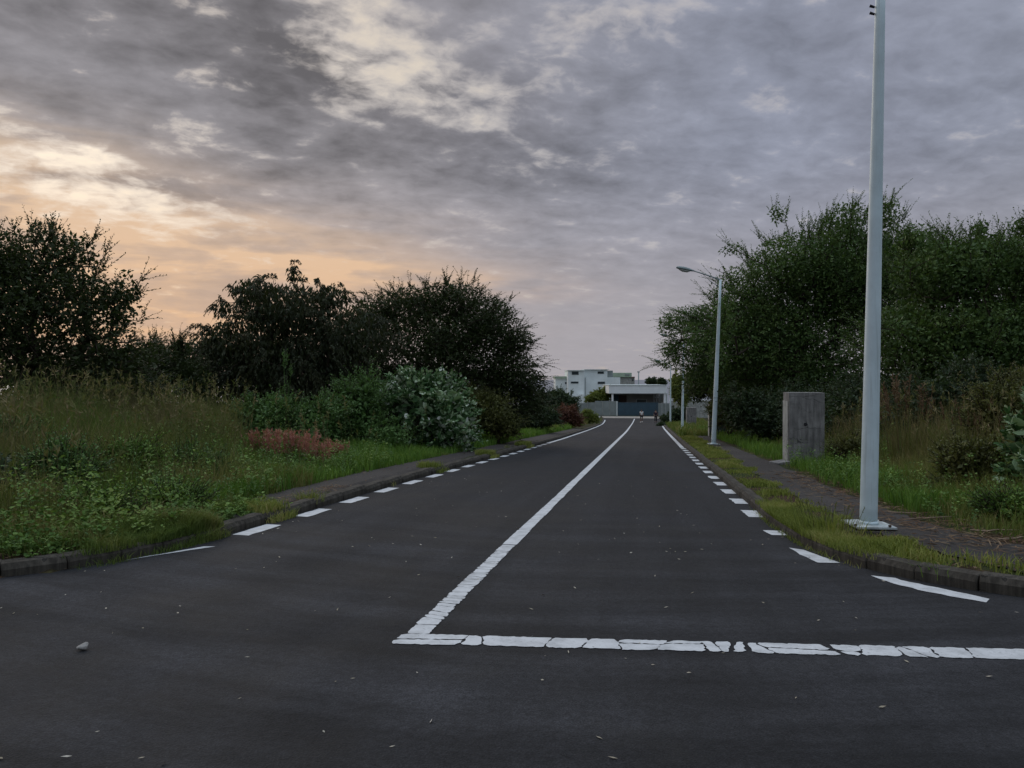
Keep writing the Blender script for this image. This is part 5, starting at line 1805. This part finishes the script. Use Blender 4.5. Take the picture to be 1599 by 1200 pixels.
def person(label, loc, rz, top_mat, low_mat, hair_mat, stride, short=True, hgt=1.72):
    k = hgt / 1.72
    root = tag(empty('person', loc, rz), label, 'person')
    root.scale = (k, k, k)
    sw = stride
    P = [(0, 0, .93), (0, -.01, 1.08), (0, -.01, 1.25), (0, .0, 1.40), (0, .01, 1.49), (0, -.01, 1.60), (0, -.01, 1.69)]           # pelvis .. head
    Ee = [(0, 1), (1, 2), (2, 3), (3, 4), (4, 5), (5, 6)]
    Rd = [(.15, .11), (.13, .10), (.155, .11), (.12, .08), (.055, .055), (.085, .10), (.07, .08)]
    arms, legs = {}, {}
    for sx in (-1, 1):
        i = len(P)
        f = sw * sx
        P += [(sx * .19, 0, 1.39), (sx * .23, .10 * f, 1.13), (sx * .22, -.05 - .22 * f - .05, .96 + abs(f) * .05), (sx * .22, -.09 - .27 * f, .88 + abs(f) * .06)]
        Ee += [(3, i), (i, i + 1), (i + 1, i + 2), (i + 2, i + 3)]
        Rd += [.062, .045, .034, .038]
        arms[sx] = (i, i + 1, i + 2)
        i = len(P)
        lift = max(0, sx * sw)
        P += [(sx * .095, 0, .86), (sx * .10, -.16 * f - .02, .50), (sx * .10, -.16 * f + .28 * lift + .02, .10 + .10 * lift), (sx * .11, -.16 * f + .28 * lift - .12, .04 + .10 * lift)]
        Ee += [(0, i), (i, i + 1), (i + 1, i + 2), (i + 2, i + 3)]
        Rd += [.085, .060, .042, .040]
        legs[sx] = (i, i + 1, i + 2, i + 3)
    skin_mesh('body', P, Ee, Rd, M['skin'], root)
    # clothing over the body
    TP = [P[0], P[1], P[2], P[3]] + [P[arms[-1][0]], P[arms[1][0]]]
    for sx in (-1, 1):
        a, b_ = Vector(P[arms[sx][0]]), Vector(P[arms[sx][1]])
        TP.append(tuple(a + (b_ - a) * .7))
    skin_mesh('shirt', TP, [(0, 1), (1, 2), (2, 3), (3, 4), (3, 5), (4, 6), (5, 7)], [(.175, .13), (.155, .122), (.175, .128), (.13, .095), .078, .078, .066, .066], top_mat, root)
    LP = [(0, 0, .95)]; LE = []; LR = [(.165, .125)]
    for sx in (-1, 1):
        a, b_, c = (Vector(P[q]) for q in legs[sx][:3])
        end = b_ if short else c
        j = len(LP)
        LP += [tuple(a), tuple(a + (b_ - a) * .8)]
        LE += [(0, j), (j, j + 1)]; LR += [.105, .085]
        if not short:
            LP += [tuple(b_), tuple(c + Vector((0, 0, .04)))]; LE += [(j + 1, j + 2), (j + 2, j + 3)]; LR += [.075, .058]
    skin_mesh('shorts' if short else 'trousers', LP, LE, LR, low_mat, root)
    for sx in (-1, 1):
        q = Vector(P[legs[sx][3]]); h_ = Vector(P[legs[sx][2]])
        bm = bmesh.new(); bm_box(bm, q.x - .048, q.x + .048, q.y - .06, h_.y + .06, q.z - .045, q.z + .045, .02)
        link('shoe', bm_mesh('shoe', bm, True), M['shirt_white'] if short else M['black'], root)
    bm = bmesh.new()
    bmesh.ops.create_icosphere(bm, subdivisions=2, radius=.098)
    for v in bm.verts:
        v.co = Vector((v.co.x * .92, v.co.y * 1.05 + .015, v.co.z * .95 + 1.665))
    for v in [v for v in bm.verts if v.co.z < 1.64 and v.co.y < 0]:
        v.co.y = max(v.co.y, -.03)
    link('hair', bm_mesh('hair', bm, True), hair_mat, root)
    # face: nose and eyes
    bm = bmesh.new()
    bmesh.ops.create_icosphere(bm, subdivisions=1, radius=.014)
    nm = bm_mesh('nose', bm, True)
    link('nose', nm, M['skin'], root, (0, -.112, 1.625))
    bm = bmesh.new(); bmesh.ops.create_icosphere(bm, subdivisions=1, radius=.010)
    em = bm_mesh('eye', bm, True)
    for sx in (-1, 1):
        link('eye', em, M['black'], root, (sx * .033, -.100, 1.65))
    return root


def road_pt(px, t):
    x = (px - 800) / FPX * t
    s_, r_ = xy2sr(x, t)
    return Vector((x, t, float(road_z(s_)) + .004))


person('person in a white top and dark shorts on the road before the blue gate', road_pt(1002.3, 103), 0.1, M['shirt_white'], M['cloth_dark'], M['black'], .5, True, 1.74)
person('person in dark clothes by the right kerb before the blue gate', road_pt(1024.5, 101), -0.2, M['cloth_navy'], M['cloth_dark'], M['black'], -.45, False, 1.72)
